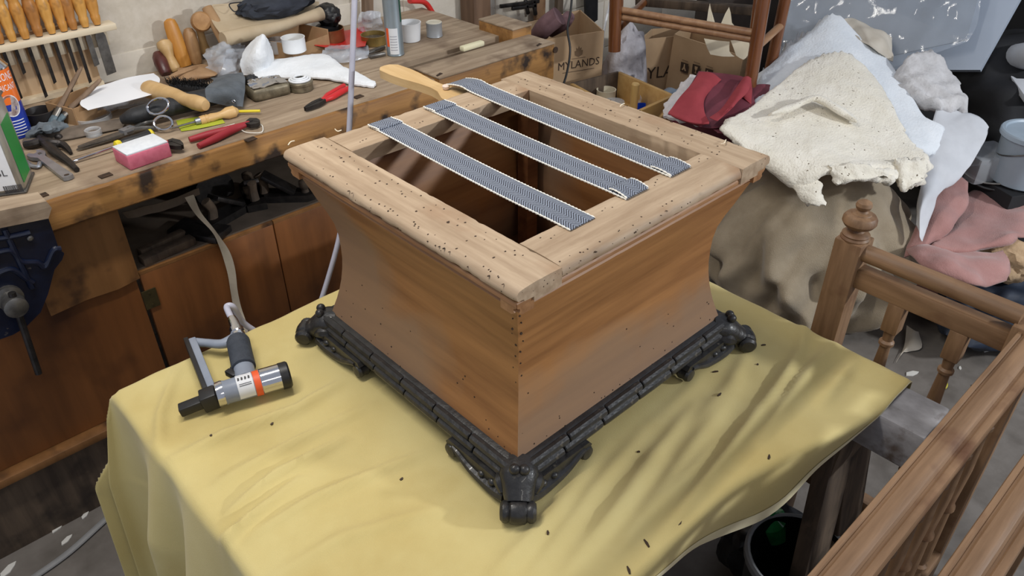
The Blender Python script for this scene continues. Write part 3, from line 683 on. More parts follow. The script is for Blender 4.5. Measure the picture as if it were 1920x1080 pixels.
obj('bottom_trim', sbox((-.3, FYc-.012, .228), (2.2, .045, .022), bev=.003), cabl, wbn)
obj('plinth', sbox((-.3, FYc-.002, .108), (2.2, .02, .215)), darkwood, wbn)
# loose things on the floor by the plinth
scrapm = mat('white_paint_flakes', (200,198,192), (214,212,206), rough=.9)
for k, (u, v, w, a_) in enumerate([(110,985,.05,.5), (125,1012,.035,.4), (62,1005,.03,.5), (15,1068,.05,.5), (160,965,.03,.6), (1800,690,.02,.3), (1710,700,.05,-.5), (1850,655,.04,-.2), (1825,725,.02,.6)]):
    q = az(u, v, .002); X = Vector((math.cos(a_), math.sin(a_), 0)); Y = Vector((-X.y, X.x, 0))
    o = obj('paint_flake', prism(q, X, Y, [(-w*.5,-w*.1), (-w*.1,-w*.22), (w*.3,-w*.12), (w*.5,.0), (w*.2,w*.18), (-w*.3,w*.15)], .003), scrapm)
    tag(o, 'white paint flake on the floor '+['by the bench plinth, the broadest', 'just below the broad one by the plinth', 'left of the broad one by the plinth', 'in the lower left picture corner', 'by the plinth, nearest the yellow sheet', 'between the two near spindles', 'beside the cream linen scrap', 'right of the spindles near the navy bag', 'beside the yellow green crumb'][k], 'flake', ['flakes by the plinth', 'flakes under the rail'][k > 4])
o = obj('floor_conduit', tube([az(60,1085,.006), az(130,1035,.006), az(205,968,.006), az(260,925,.006)], .009, seg=10, flat=.6, up=(0,0,1)), mat('grey_conduit', (128,128,128), (142,142,142), rough=.6)); tag(o, 'flat grey cable strip running over the floor beside the bench plinth', 'conduit')

# front vice
blue = mat('dark_blue_vice_paint', (13,18,36), (20,28,50), rough=.28, scale=25, bump=.25, spots=(120,112,100), sscale=30, slo=.70, shi=.76)
steel = mat('dull_worn_steel', (96,94,92), (130,128,124), rough=.4, metal=.8, scale=40, bump=.1)
dsteel = mat('dark_steel', (44,42,42), (66,62,60), rough=.45, metal=.7, scale=40, bump=.15)
vc = thing('bench_vice', 'dark blue iron front vice bolted to the left of the bench', 'vice', ay(40,600,.85))
YV = .835
pp = [ay(u, v, YV) for u, v in ((-60,425),(84,398),(96,432),(106,462),(116,470),(112,482),(98,500),(86,545),(72,580),(44,608),(20,622),(-60,650))]
obj('jaw', prism((0,YV,0), (1,0,0), Zv, [(q.x, q.z) for q in pp], .030), blue, vc)
lq = [ay(u, v, YV) for u, v in ((-60,398),(80,370),(90,382),(84,402),(-60,430))]
obj('wooden_liner', prism((0,YV+.004,0), (1,0,0), Zv, [(q.x, q.z) for q in lq], .055), bt, vc)
ribs = []
for P in ([(-20,450),(10,446),(40,440),(56,436)], [(-20,478),(20,470),(40,490),(70,492),(85,500),(100,470),(114,466)], [(8,430),(20,455),(36,490),(60,540)], [(-20,520),(20,505),(45,520),(62,530)]):
    ribs.append(tube([ay(u, v, YV-.017) for u, v in P], .006, seg=8))
obj('rib', join(*ribs), blue, vc)
s0_ = ay(16,556,YV-.015); obj('screw', lathe(s0_, s0_+Vector((0,-1,0)), [(0,.026),(.01,.026),(.012,.018),(.03,.018),(.032,.022),(.055,.022),(.058,.016)], seg=20), steel, vc)
obj('tommy_bar', tube([s0_+Vector((.004,-.044,.03)), s0_+Vector((-.012,-.046,-.17))], .007, seg=10, n=1), dsteel, vc)
s1_ = ay(56,446,YV-.015); obj('bolt', lathe(s1_, s1_+Vector((0,-1,0)), [(0,.006),(.004,.006),(.006,.003)], seg=10), steel, vc)

# things on the shelf under the bench
def hand_plane(u, v, ang, label, L_=.2):
    q = az(u, v, .609); t = thing('hand_plane', label, 'plane', q, 'old planes on the bench shelf'); X = Vector((math.cos(ang), math.sin(ang), 0)); Y = Vector((-X.y, X.x, 0))
    obj('sole', prism(q+Zv*.010, X, Y, [(-L_/2,-.026),(L_/2-.02,-.026),(L_/2,-.012),(L_/2,.012),(L_/2-.02,.026),(-L_/2,.026)], .020), dsteel, t)
    obj('iron', bar(q+X*-.05+Zv*.075, q+X*.03+Zv*.02, .040, .012, .002), dsteel, t)
    obj('knob', lathe(q+X*(L_*.34)+Zv*.018, q+X*(L_*.34)+Zv, [(0,.012),(.01,.009),(.022,.015),(.034,.014),(.040,.004)], seg=12), darkwood, t)
    obj('tote', tube([q+X*(-L_*.32)+Zv*.016, q+X*(-L_*.30)+Zv*.045, q+X*(-L_*.37)+Zv*.075], [.014,.012,.013], seg=10, flat=.7), darkwood, t)
hand_plane(437,402,.3,'dark metal hand plane lying behind the hanging white tape'); hand_plane(475,372,1.25,'upright-looking hand plane at the back of the bench shelf',.16); hand_plane(535,372,-.7,'dark hand plane on the bench shelf closest to the stool',.17)
o = obj('wood_batten', bar(az(262,475,.622), az(345,437,.622), .022, .022, .002), darkwood); tag(o, 'short dark batten on the bench shelf left corner', 'batten')
o = obj('wood_batten', bar(az(265,490,.620), az(362,448,.620), .03, .02, .002), darkwood); tag(o, 'longer dark batten on the bench shelf front edge', 'batten')
o = obj('wood_board', bar(az(330,425,.618), az(420,440,.618), .07, .018, .002), dsteel); tag(o, 'dark flat plate lying under the hand plane', 'plate')
o = obj('cable_reel', join(lathe(az(395,350,.64)+Vector((0,.02,0)), az(395,350,.64)+Vector((0,-1,0)), [(0,.055),(.008,.055),(.009,.03),(.04,.03),(.041,.055),(.049,.055),(.05,.02)], seg=24)), dsteel); tag(o, 'dark round reel at the back of the bench shelf', 'reel')
o = obj('rag', patch([[ay(u, v, .95) for u, v in r] for r in (((228,398),(280,385),(330,370),(372,352)), ((240,410),(290,398),(335,384),(375,364)))], th=.006, amp=.006, fs=30), dusty); tag(o, 'grey rag stuffed under the bench front board', 'rag')
tp = [ay(355,368,.86), ay(372,400,.885), ay(398,430,.90), ay(412,452,.905), ay(425,478,.905), ay(434,510,.90), ay(439,545,.895), ay(446,580,.89), ay(456,612,.87), ay(466,650,.84)]
V, F = [], []
P2 = catmull(tp, 6)
for i, q in enumerate(P2):
    a_ = 2.0*math.sin(i*.13)*.5; e = Vector((math.cos(a_), math.sin(a_), 0))*.0105
    V += [q-e, q+e, q+e+Vector((0,.0012,0)), q-e+Vector((0,.0012,0))]
for i in range(len(P2)-1):
    for k in range(4): F.append((i*4+k, i*4+(k+1) % 4, i*4+4+(k+1) % 4, i*4+4+k))
o = obj('cotton_tape', (V, F), mat('dirty_white_tape', (168,158,140), (186,176,158), rough=.85)); tag(o, 'dirty white tape hanging from under the bench in front of the doors', 'tape')

# ================================================================== CHISEL RACK
rackw = wood('pale_pine_rack', (206,190,160), (224,210,184), 'x', s=5, rough=.6, bump=.05)
ply = wood('rack_plywood', (176,146,112), (196,168,134), 'z', s=3, rough=.7, bump=.05)
RY = 1.43
ck = thing('chisel_rack', 'pale pine rack holding a row of chisels on the cream wall', 'rack', (-.33, 1.49, .87))
obj('slotted_rail', sbox((-.385, RY+.02, 1.030), (.50, .05, .016), bev=.002), rackw, ck)
obj('back_board', sbox((-.41, RY+.072, .955), (.43, .012, .17)), ply, ck)
obj('foot_rail', sbox((-.41, RY+.058, .876), (.43, .03, .014)), rackw, ck)
hx = [-.437, -.408, -.380, -.350, -.319, -.288, -.259, -.235, -.206, -.176]
for i, x in enumerate(hx): obj('tooth', sbox((x+.014, RY+.045, 1.0), (.017, .03, .044), bev=.001), rackw, ck)
boxw = [wood('boxwood_handle_%d' % k, c1, c2, 'z', s=7, rough=.4, bump=.05, spots=(96,60,24), sscale=16, slo=.60, shi=.75) for k, (c1, c2) in enumerate([((176,118,48),(206,150,76)), ((150,96,44),(182,126,66)), ((190,134,58),(214,162,86))])]
bl = [.10,.14,.08,.15,.12,.16,.11,.14,.10,.13]
pos = ['leftmost cut by the picture edge', 'second from the left', 'third from the left', 'fourth from the left', 'fifth from the left', 'sixth from the left', 'seventh from the left', 'third from the rack right end', 'second from the rack right end', 'rightmost with broad grey blade']
for i, x in enumerate(hx):
    tl = random.uniform(-.006,.006); A_ = Vector((x, RY+.012, 1.040)); Bt = Vector((x+tl, RY+.02, 1.3)); w = random.uniform(.0132,.0152)
    t = thing('chisel', 'boxwood handled chisel in the rack, '+pos[i], 'chisel', (x, RY+.012, 1.0), 'chisels in the rack')
    obj('handle', lathe(A_, Bt, [(0,.008),(.012,w*.75),(.022,w*.82),(.026,w*.72),(.045,w*1.0),(.07,w*1.12),(.085,w*.92),(.09,w*.86),(.10,w*1.1),(.125,w*1.2),(.145,w),(.15,w*.6)], seg=16), boxw[i % 3], t)
    obj('ferrule', lathe(A_-Zv*.004, Bt, [(0,.0075),(.010,.008),(.012,.0085)], seg=14), dsteel, t)
    bw = .008 if i < 8 else (.014 if i == 8 else .026); L_ = bl[i]
    obj('blade', prism(A_+Vector((0,.006,-.002)), (1,0,0), Zv, [(-.003,0),(.003,0),(bw/2,-.03),(bw/2,-L_),(-bw/2,-L_-.004),(-bw/2,-.03)], .003), dsteel if i < 8 else steel, t)

# ================================================================== THINGS ON THE BENCH, LEFT END
# rectangular tin
def tin():
    cr = B(50,362); a_ = math.radians(-25); X = Vector((math.cos(a_), math.sin(a_), 0)); Y = Vector((-X.y, X.x, 0)); W, D, H = .165, .095, .190
    c = cr - X*W/2 + Y*D/2; R = Matrix((X, Y, Zv)).transposed()
    t = thing('solvent_tin', 'rectangular metal solvent tin with white label and green side at the picture left edge', 'tin', c)
    obj('body', sbox(c+Zv*H/2, (W, D, H), R, bev=.012, seg=3), mat('silver_tinplate', (168,166,158), (186,184,176), rough=.3, metal=.7), t)
    obj('rim', join(sbox(c+Zv*.003, (W+.004, D+.004, .006), R, bev=.003), sbox(c+Zv*(H-.002), (W+.004, D+.004, .006), R, bev=.003)), steel, t)
    f = c - Y*(D/2+.0004) + Zv*H/2
    lb_ = obj('label', prism(f, X, Zv, [(-W/2+.004,-H/2+.012),(W/2-.012,-H/2+.012),(W/2-.012,H/2-.03),(-W/2+.004,H/2-.03)], .0008), lab, t, 'white printed label')
    obj('green_side', prism(c + X*(W/2+.0004) + Zv*H/2, Y, Zv, [(-D/2+.010,-H/2+.02),(D/2-.02,-H/2+.02),(D/2-.02,H/2-.04),(-D/2+.010,H/2-.04)], .0008), mat('green_label', (24,128,52), (30,140,60), rough=.4), t, 'green printed side')
    ink = mat('label_ink', (60,60,66), rough=.6)
    obj('volume_text', text_shape('2.5L', f - Y*.0006 + X*.045 - Zv*.045, X, Zv, .014), ink, lb_)
    bars = []; x_ = 0
    for k in range(16): w_ = random.choice((.0007,.0012,.0018)); bars.append(prism(f - Y*.0008 + X*(.045+x_) - Zv*.085, X, Zv, [(0,-.012),(w_,-.012),(w_,.012),(0,.012)], .0003)); x_ += w_+.0009
    obj('barcode', join(*bars), ink, lb_)
    dm = [(0,-.011),(.011,0),(0,.011),(-.011,0)]
    obj('hazard_diamond', prism(f - Y*.0008 + X*.02 - Zv*.005, X, Zv, dm, .0003), mat('hazard_red', (208,60,50)), lb_); obj('diamond_field', prism(f - Y*.0011 + X*.02 - Zv*.005, X, Zv, [(a*.78, b*.78) for a, b in dm], .0003), lab, lb_)
    obj('flame_mark', prism(f - Y*.0014 + X*.02 - Zv*.005, X, Zv, [(-.003,-.004),(.003,-.004),(.004,0),(.001,.005),(-.001,.002),(-.004,.001)], .0003), ink, lb_)
    obj('text_lines', join(*[prism(f - Y*.0008 + X*.015 + Zv*(.03+.007*k), X, Zv, [(-.03,0),(.03-.004*(k % 3),0),(.03-.004*(k % 3),.002),(-.03,.002)], .0003) for k in range(5)]), ink, lb_)
tin()
def aerosol():
    c = B(34,253); r = .033; H = .20; t = thing('aerosol_can', 'orange and blue silicone lubricant aerosol can behind the solvent tin', 'aerosol can', c); up = c+Zv
    obj('body', lathe(c, up, [(0,r-.003),(.002,r),(.085,r),(.0851,r)], seg=32), mat('blue_can_print', (26,52,150), (32,60,164), rough=.3, coat=.4), t, 'blue printed lower half')
    obj('upper_band', lathe(c+Zv*.085, up, [(0,r),(.078,r),(.08,r-.002)], seg=32), mat('orange_can_print', (232,110,36), (240,120,44), rough=.3, coat=.4), t, 'orange printed upper half')
    obj('dome', lathe(c+Zv*.165, up, [(0,r),(.004,r+.001),(.008,r-.002),(.02,.022),(.026,.014),(.03,.014),(.032,.010)], seg=32), chrome, t, 'silver dome')
    D = (CAM-c); D.z = 0; D.normalize(); D = Matrix.Rotation(.25, 3, 'Z') @ D; X = Vector((-D.y, D.x, 0)); wt = mat('white_can_ink', (236,236,240), rough=.4)
    f = c + D*r
    for k, (s_, h, zz) in enumerate((('SILICONE', .018, .148), ('LUBRICANT', .014, .124))): obj('lettering', text_shape(s_, f+Zv*zz, X, Zv, h, .0006, wrap=r, squeeze=.56), wt, t)
    V0 = circle_pts(.021, 28, 1.25)
    V = [f + D*(math.cos(a_/r)*r-r+.0007) + X*math.sin(a_/r)*r + Zv*(.082+b_) for a_, b_ in V0]; obj('oval_panel', (V, [tuple(range(28))]), wt, t, smooth=0)
    V = [f + D*(math.cos(a_*.9/r)*r-r+.0011) + X*math.sin(a_*.9/r)*r + Zv*(.082+b_*.9) for a_, b_ in V0]; obj('oval_picture', (V, [tuple(range(28))]), mat('can_picture', (112,84,80), (196,186,184), scale=60), t, smooth=0)
    for k in range(6):
        V = []
        for i in range(9): a_ = -.018+.036*i/8; V += [f + D*(math.cos(a_/r)*r-r+.0007) + X*math.sin(a_/r)*r + Zv*(.044-.007*k+j) for j in (0,.0022)]
        obj('print_line', (V, [(2*i, 2*i+2, 2*i+3, 2*i+1) for i in range(8)]), wt, t, smooth=0)
aerosol()
greyw = wood('grey_brush_wood', (104,84,66), (136,112,90), 'z', s=6, rough=.7)
def brush(A_, B_, label, r=.006):
    A_, B_ = Vector(A_), Vector(B_); L_ = (B_-A_).length; t = thing('paint_brush', label, 'brush', A_, 'old brushes'); d = (B_-A_).normalized()
    obj('handle', lathe(A_, B_, [(.045,r*1.5),(.06,r*1.3),(.09,r),(L_*.7,r*1.15),(L_-.006,r*.8),(L_,r*.3)], seg=12, flat=.8), greyw, t)
    obj('ferrule', lathe(A_, B_, [(.022,r*1.7),(.046,r*1.6)], seg=12, flat=.6), steel, t)
    obj('bristles', lathe(A_, B_, [(0,r*1.5),(.01,r*1.8),(.023,r*1.6)], seg=12, flat=.55), mat('paint_clogged_bristle', (74,92,102), (110,126,134), scale=90, rough=.9), t)
brush(B(95,232,.012), ad(153,125,2.30), 'stained brush standing upright among rags by the aerosol can'); brush(B(108,228,.012), ad(190,148,2.27), 'stained brush leaning right across the box by the aerosol can', .007)
rag = mat('blue_grey_rag', (84,92,98), (116,126,134), rough=.9, scale=30, bump=.4)
o = obj('crumpled_rag', patch([[B(u, v, h) for u, v, h in r] for r in (((48,262,.004),(75,250,.012),(105,246,.016),(124,240,.004)), ((50,255,.010),(80,242,.035),(100,240,.030),(122,234,.012)), ((55,245,.006),(82,234,.016),(104,230,.018),(118,228,.006)))], th=.006, amp=.010, fs=60, amp2=.003, fs2=160), rag); tag(o, 'crumpled blue-grey rag under the two brushes', 'rag')
blackm = mat('black_metal_pot', (22,20,20), (34,30,30), rough=.5)
q = B(82,232); o = obj('glue_pot', lathe(q, q+Zv, [(0,.030),(.002,.034),(.035,.036),(.036,.034),(.030,.032),(.006,.030)], seg=28, cap=True), blackm); tag(o, 'low black pot behind the blue-grey rag', 'pot')
kraft = mat('kraft_cardboard', (158,124,88), (176,142,104), rough=.85, scale=14, bump=.05)
cb = thing('small_carton', 'small open brown carton under the white papers', 'box', B(160,212))
q = B(160,214); a_ = .35; X = Vector((math.cos(a_), math.sin(a_), 0)); Y = Vector((-X.y, X.x, 0)); R = Matrix((X, Y, Zv)).transposed()
for dx, dy, sx_, sy_ in ((0,-.05,.12,.003), (0,.05,.12,.003), (-.06,0,.003,.1), (.06,0,.003,.1)): obj('wall', sbox(q+X*dx+Y*dy+Zv*.022, (sx_, sy_, .044), R), kraft, cb)
obj('base', sbox(q+Zv*.002, (.12,.1,.003), R), kraft, cb)
paper = mat('white_paper', (222,224,228), (232,234,238), rough=.7, scale=3)
for k, (rows, lbl) in enumerate([((((165,207,.040),(228,192,.046),(290,176,.050)), ((150,192,.05),(222,160,.06),(300,150,.058)), ((175,165,.06),(240,145,.066),(288,138,.06))), 'large white paper sheet resting over the small carton'),
                                 ((((165,203,.030),(228,185,.034),(280,178,.034)), ((160,196,.034),(222,172,.04),(285,166,.040)), ((180,176,.040),(230,158,.046),(280,150,.044))), 'lower white paper sheet peeping out under the larger one')]):
    o = obj('paper_sheet', patch([[B(u, v, h) for u, v, h in r] for r in rows], th=.0012, amp=.003, fs=14, seed=k), paper); tag(o, lbl, 'paper')
film = mat('clear_plastic_film', (215,222,232), rough=.14, alpha=.34, spec=.9, bump=.4, bscale=60, scale=20)
o = obj('plastic_bag', patch([[B(u, v, h) for u, v, h in r] for r in (((172,215,.004),(230,203,.006),(290,190,.006)), ((178,205,.022),(232,190,.026),(285,178,.026)), ((190,195,.018),(236,180,.024),(280,170,.02)))], th=.002, amp=.007, fs=45), film); tag(o, 'clear plastic bag lying below the white papers', 'bag')
clear = mat('clear_plastic', (214,218,222), rough=.15, alpha=.36, spec=.8)
def lid(u, v, r, h, label, name='clear_dish'):
    q = B(u, v); o = obj(name, lathe(q, q+Zv, [(0,r-.002),(.001,r),(h,r),(h+.001,r-.002),(h-.001,r-.004),(.003,r-.005),(.002,.001)], seg=36, cap=True), clear); return tag(o, label, 'dish')
lid(175,224,.045,.012,'large clear plastic lid lying by the small carton'); lid(177,254,.019,.016,'small clear plastic cap behind the shears blade')
wd = mat('weathered_grey_offcut', (92,82,72), (122,110,98), rough=.85, scale=25, bump=.3)
o = obj('wood_offcut', patch([[B(u, v, h) for u, v, h in r] for r in (((48,272,.004),(110,264,.005),(230,240,.005)), ((42,264,.005),(120,250,.007),(235,230,.006)), ((60,250,.004),(130,238,.005),(228,222,.005)))], th=.006, amp=.001, fs=40), wd); tag(o, 'rough grey offcut lying behind the shears', 'offcut')
# pincers, spanners
t = thing('pincers', 'dark iron pincers with curved arms behind the adjustable spanner', 'pincers', B(110,290))
obj('arm', tube([B(78,258,.012), B(90,272,.014), B(108,288,.012), B(128,303,.008), B(144,318,.007)], [.010,.012,.010,.008,.006], seg=10), dsteel, t)
obj('arm', tube([B(76,264,.014), B(95,268,.018), B(115,270,.014), B(126,278,.009), B(133,287,.006)], [.009,.012,.009,.007,.004], seg=10), dsteel, t)
obj('jaw', tube([B(47,272,.010), B(62,270,.012), B(80,264,.014)], [.009,.010,.010], seg=10), dsteel, t); obj('bolt', sphere(B(110,257,.010), .009), dsteel, t)
def spanner():
    h0, h1 = B(72,292,.008), B(130,334,.006); t = thing('adjustable_spanner', 'dull steel adjustable spanner near the bench front edge', 'spanner', h0); d = (h1-h0).normalized(); n_ = Vector((-d.y, d.x, 0)); L_ = (h1-h0).length
    pts = [(.02,-.008),(L_*.85,-.011),(L_-.004,-.011),(L_,-.004),(L_,.004),(L_-.004,.011),(L_*.85,.011),(.02,.008),(.008,.014),(-.006,.018),(-.022,.012),(-.026,.006),(-.012,.003),(-.008,-.006),(-.020,-.012),(-.012,-.02),(.004,-.018)]
    obj('body', prism(h0, d, n_, pts, .009), alu, t, smooth=30); obj('hole', lathe(h1-d*.010+Zv*.0046, h1-d*.010+Zv, [(0,.0055),(.0006,.0055)], seg=12, flat=.7), dark_hole, t)
    obj('thumb_wheel', lathe(h0+n_*.004-d*.002, h0+n_*.004+d, [(0,.006),(.009,.006)], seg=14), steel, t)
spanner()
q = B(62,308,.006); o = obj('open_spanner', tube([B(50,303,.006), B(60,311,.006), B(72,312,.006), B(75,305,.006)], .005, seg=8, flat=.8), alu); tag(o, 'small bent steel hook beside the adjustable spanner', 'hook')
def loop(c, rx, ry, r, X, Y, n=28): return tube([c + X*rx*math.cos(2*math.pi*i/n) + Y*ry*math.sin(2*math.pi*i/n) for i in range(n+1)], r, seg=8, n=1, cap=False)
def shears():
    t = thing('tailor_shears', 'long steel shears with ring handles lying across the bench', 'shears', B(210,262)); pv = B(240,248,.010)
    for k, (tip, mid, rc) in enumerate([(B(143,281,.005), B(270,232,.012), B(303,224,.020)), (B(146,278,.009), B(272,240,.010), B(309,241,.008))]):
        d = (tip-pv).normalized(); n_ = Vector((-d.y, d.x, 0)); L_ = (tip-pv).length
        obj('blade', prism(pv+Zv*(.003*k), d, n_, [(-.01,-.012),(L_*.5,-.010),(L_-.004,-.003),(L_,.001),(L_-.01,.005),(L_*.5,.010),(-.01,.012)], .0035), steel, t)
        hd_ = (rc-mid).normalized(); obj('handle', tube([pv+Zv*.004*k, mid, rc-hd_*.018], [.008,.006,.0045], seg=10), steel, t)
        rc = rc+Zv*(.034-.020*k); Xr = hd_; Yr = (Vector((-hd_.y, hd_.x, 0))*.62+Zv*.78)
        obj('finger_ring', loop(rc, .026 if k == 0 else .022, .019 if k == 0 else .017, .0032, Xr, Yr), chrome, t, 'bright finger ring')
    obj('pivot_block', prism(pv+Zv*.006, (B(255,243)-B(225,255)).normalized(), (0,0,1), [(-.016,-.006),(.016,-.006),(.016,.005),(-.016,.005)], .020), alu, t)
shears()
redpl = mat('red_plastic_grip', (196,34,40), (212,48,50), rough=.4, scale=10); yel = mat('yellow_plastic', (226,206,36), (236,216,50), rough=.4)
def screwdriver():
    a0, a1, a2 = B(137,303,.006), B(218,274,.012), B(291,250,.014); t = thing('screwdriver', 'screwdriver with black and yellow handle behind the pink block', 'screwdriver', a1); d = (a2-a1).normalized(); L_ = (a2-a1).length
    obj('shaft', lathe(a0, a1, [(0,.002),(.004,.004),(.012,.0033),((a1-a0).length,.0033)], seg=10), chrome, t)
    obj('handle', lathe(a1, a2, [(.012,.010),(.02,.013),(.05,.012),(.08,.0135),(L_-.012,.013),(L_-.004,.010)], seg=16), blackpl, t)
    obj('collar', lathe(a1-d*.004, a2, [(0,.006),(.004,.012),(.012,.0125),(.018,.009)], seg=16), yel, t, 'yellow collar'); obj('end_ring', lathe(a2-d*.013, a2+d, [(0,.0132),(.006,.0132),(.010,.008)], seg=16), yel, t, 'yellow end ring')
screwdriver()
def pliers(tip, piv, e1, e2, c1, c2, label, jaw=dsteel, r=.0085, jw=.012, name='pliers', lift=.010):
    t = thing(name, label, 'pliers', piv); tip, piv, e1, e2 = [Vector(x) for x in (tip, piv, e1, e2)]; d = (tip-piv).normalized(); n_ = Vector((-d.y, d.x, 0)); L_ = (tip-piv).length
    for s_ in (-1, 1): obj('jaw_half', prism(piv+n_*s_*.0005, d, n_, [(-.010,0),(-.008,s_*jw*.8),(L_*.35,s_*jw),(L_*.8,s_*jw*.6),(L_,s_*.003),(L_,s_*.0005)], .010), jaw, t, smooth=30)
    obj('pivot', lathe(piv-Zv*.007, piv+Zv, [(0,.005),(.013,.005),(.014,.003)], seg=12), jaw, t)
    for e, s_ in ((e1, 1), (e2, -1)):
        m1 = piv.lerp(e, .35) + (e-piv).normalized().cross(Zv)*(-.004*s_); obj('grip', tube([piv, piv.lerp(m1,.5), m1, piv.lerp(e,.7), e], [.006,r*.8,r,r,r*.75], seg=12), c1 if s_ > 0 else c2, t)
pliers(B(342,276,.016), B(320,268,.018), B(250,270,.020), B(240,276,.010), redpl, redpl, 'red handled pliers behind the pink block', jw=.016)
pliers(B(572,205,.008), B(602,190,.010), B(645,160,.010), B(657,164,.010), redpl, redpl, 'red handled pliers lying alone on the bench middle', r=.008)
pliers(B(487,232,.010), B(470,230,.012), B(355,262,.010), B(372,274,.008), mat('dark_red_grip', (150,34,44), (166,44,54), rough=.5), MATS['dark_red_grip'], 'dark red handled pincers at the bench front edge', name='pincers', jw=.02, r=.009)
pk = thing('sanding_block', 'pink sanding block with white top on the bench front edge', 'block', B(278,300))
q0, q1, q2 = B(252,318), B(330,291), B(226,300); X = (q1-q0).normalized(); Y = Vector((-X.y, X.x, 0)); W = (q1-q0).length; D = abs((q2-q0).dot(Y)); c = q0+X*W/2+Y*D/2-X*.008
R = Matrix((X, Y, Zv)).transposed()
obj('foam', sbox(c+Zv*.017, (W, D, .034), R, bev=.003), mat('pink_foam', (206,104,126), (220,122,142), rough=.9, scale=60, bump=.2), pk); obj('white_top', sbox(c+Zv*.0355, (W*.97, D*.95, .004), R, bev=.001), mat('white_abrasive', (214,218,224), (226,230,234), rough=.8, scale=80), pk, 'white abrasive top')
lime = mat('lime_card', (158,170,40), (178,186,60), rough=.6); o = obj('green_card', patch([[B(u, v, h) for u, v, h in r] for r in (((340,246,.002),(380,240,.002),(422,230,.002)), ((334,236,.003),(372,230,.004),(415,222,.003)), ((330,226,.002),(366,220,.003),(400,214,.002)))], th=.002, amp=.001), lime); tag(o, 'lime green card under the awl', 'card')
aw = thing('awl', 'regulator awl with turned wooden handle on the lime card', 'awl', B(400,222)); a0, a1, a2 = B(312,243,.010), B(375,226,.013), B(446,207,.014); L_ = (a2-a1).length
obj('spike', lathe(a0, a1, [(0,.0008),(.03,.0025),((a1-a0).length,.0035)], seg=8), steel, aw); obj('ferrule', lathe(a1-(a2-a1).normalized()*.012, a2, [(0,.007),(.014,.0085)], seg=14), alu, aw)
obj('handle', lathe(a1, a2, [(0,.010),(.012,.011),(.014,.0095),(.018,.011),(.022,.0095),(.03,.0105),(.045,.0085),(.055,.009),(L_*.72,.015),(L_*.9,.0145),(L_,.006)], seg=18), wood('light_turned_wood', (196,156,98), (216,180,124), 'x', s=6, rough=.4, bump=.04), aw)
o = obj('pencil', lathe(B(440,209,.010), B(487,208,.010), [(0,.0035),((B(487,208)-B(440,209)).length,.0035)], seg=6), yel); tag(o, 'bright yellow pencil behind the awl handle', 'pencil')
hdl = wood('smooth_birch_handle', (186,150,98), (208,174,124), 'x', s=4, rough=.45, bump=.04)
a0, a1 = B(272,165,.050), B(387,198,.045); L_ = (a1-a0).length
o = obj('turned_wood_tool', lathe(a0, a1, [(0,.006),(.005,.018),(.018,.0235),(.05,.023),(L_*.5,.021),(L_*.66,.016),(L_*.72,.0165),(L_*.8,.019),(L_*.93,.0185),(L_*.99,.013),(L_,.004)], seg=24), hdl); tag(o, 'fat pale turned wooden handle lying on the black tool roll', 'handle')
blk = mat('black_leathercloth', (26,27,30), (40,42,46), rough=.6, scale=30, bump=.4, bscale=80); gry = mat('grey_canvas', (78,84,90), (98,104,110), rough=.85, scale=30, bump=.25, bscale=300)
tr = thing('tool_roll', 'black rolled tool pouch with grey flap in the middle of the bench', 'tool roll', B(330,205))
obj('roll', tube([B(228,225,.022), B(252,218,.028), B(300,205,.030), B(350,192,.030), B(400,180,.032), B(440,165,.03)], [.012,.024,.026,.028,.026,.02], seg=16, flat=.85), blk, tr)
obj('flap', patch([[B(u, v, h) for u, v, h in r] for r in (((388,190,.04),(425,198,.012),(455,200,.010)), ((385,168,.062),(430,172,.05),(458,180,.028)), ((400,150,.05),(432,150,.056),(460,150,.045)), ((395,148,.02),(430,138,.04),(455,136,.03)))], th=.003, amp=.004, fs=30), gry, tr, 'grey canvas flap')
obj('eyelet', loop(B(438,190,.026), .004, .004, .0014, Vector((.9,.2,-.3)).normalized(), Vector((0,.6,.8)), 14), chrome, tr); obj('strap_end', blob(B(470,150,.022), (.020,.016,.014), .2), blk, tr)
br = thing('dusting_brush', 'black bristled bench brush behind the turned handle', 'brush', B(340,160)); a0, a1 = B(322,160,.03), B(396,168,.025)
obj('stock', bar(a0, a1, .035, .018, .005), blk, br); bs = []
for k in range(260): q = a0.lerp(a1, random.random())+Vector((random.uniform(-.014,.014), random.uniform(-.014,.014), .005)); bs.append(tube([q, q+Vector((random.uniform(-.012,.004), random.uniform(-.02,.004), random.uniform(.012,.022)))], .0007, seg=3, n=1))
obj('bristles', join(*bs), blackpl, br, kind='stuff')
# ================================================================== BACK AND MIDDLE OF THE BENCH
def up_tool(name, b_, t_, prof, m, label, cat, group=None, seg=20, flat=1):
    b_, t_ = Vector(b_), Vector(t_); L_ = (t_-b_).length
    o = obj(name, lathe(b_, t_, [(a*L_, r) for a, r in prof], seg=seg, flat=flat), m); return tag(o, label, cat, group)
up_tool('turned_wood_tool', B(312,140,.004), ay(294,98,1.495), [(0,.012),(.1,.016),(.5,.020),(.8,.018),(.95,.012),(1,.004)], wood('dark_maroon_wood', (70,34,30), (92,48,42), 'z', rough=.35), 'short dark maroon wooden handle leaning at the wall, leftmost', 'handle', 'handles against the wall')
up_tool('turned_wood_tool', B(330,134,.004), ay(304,74,1.49), [(0,.010),(.12,.016),(.3,.014),(.45,.012),(.6,.016),(.8,.022),(.93,.019),(1,.005)], hdl, 'pale gourd shaped wooden handle leaning at the wall', 'handle', 'handles against the wall')
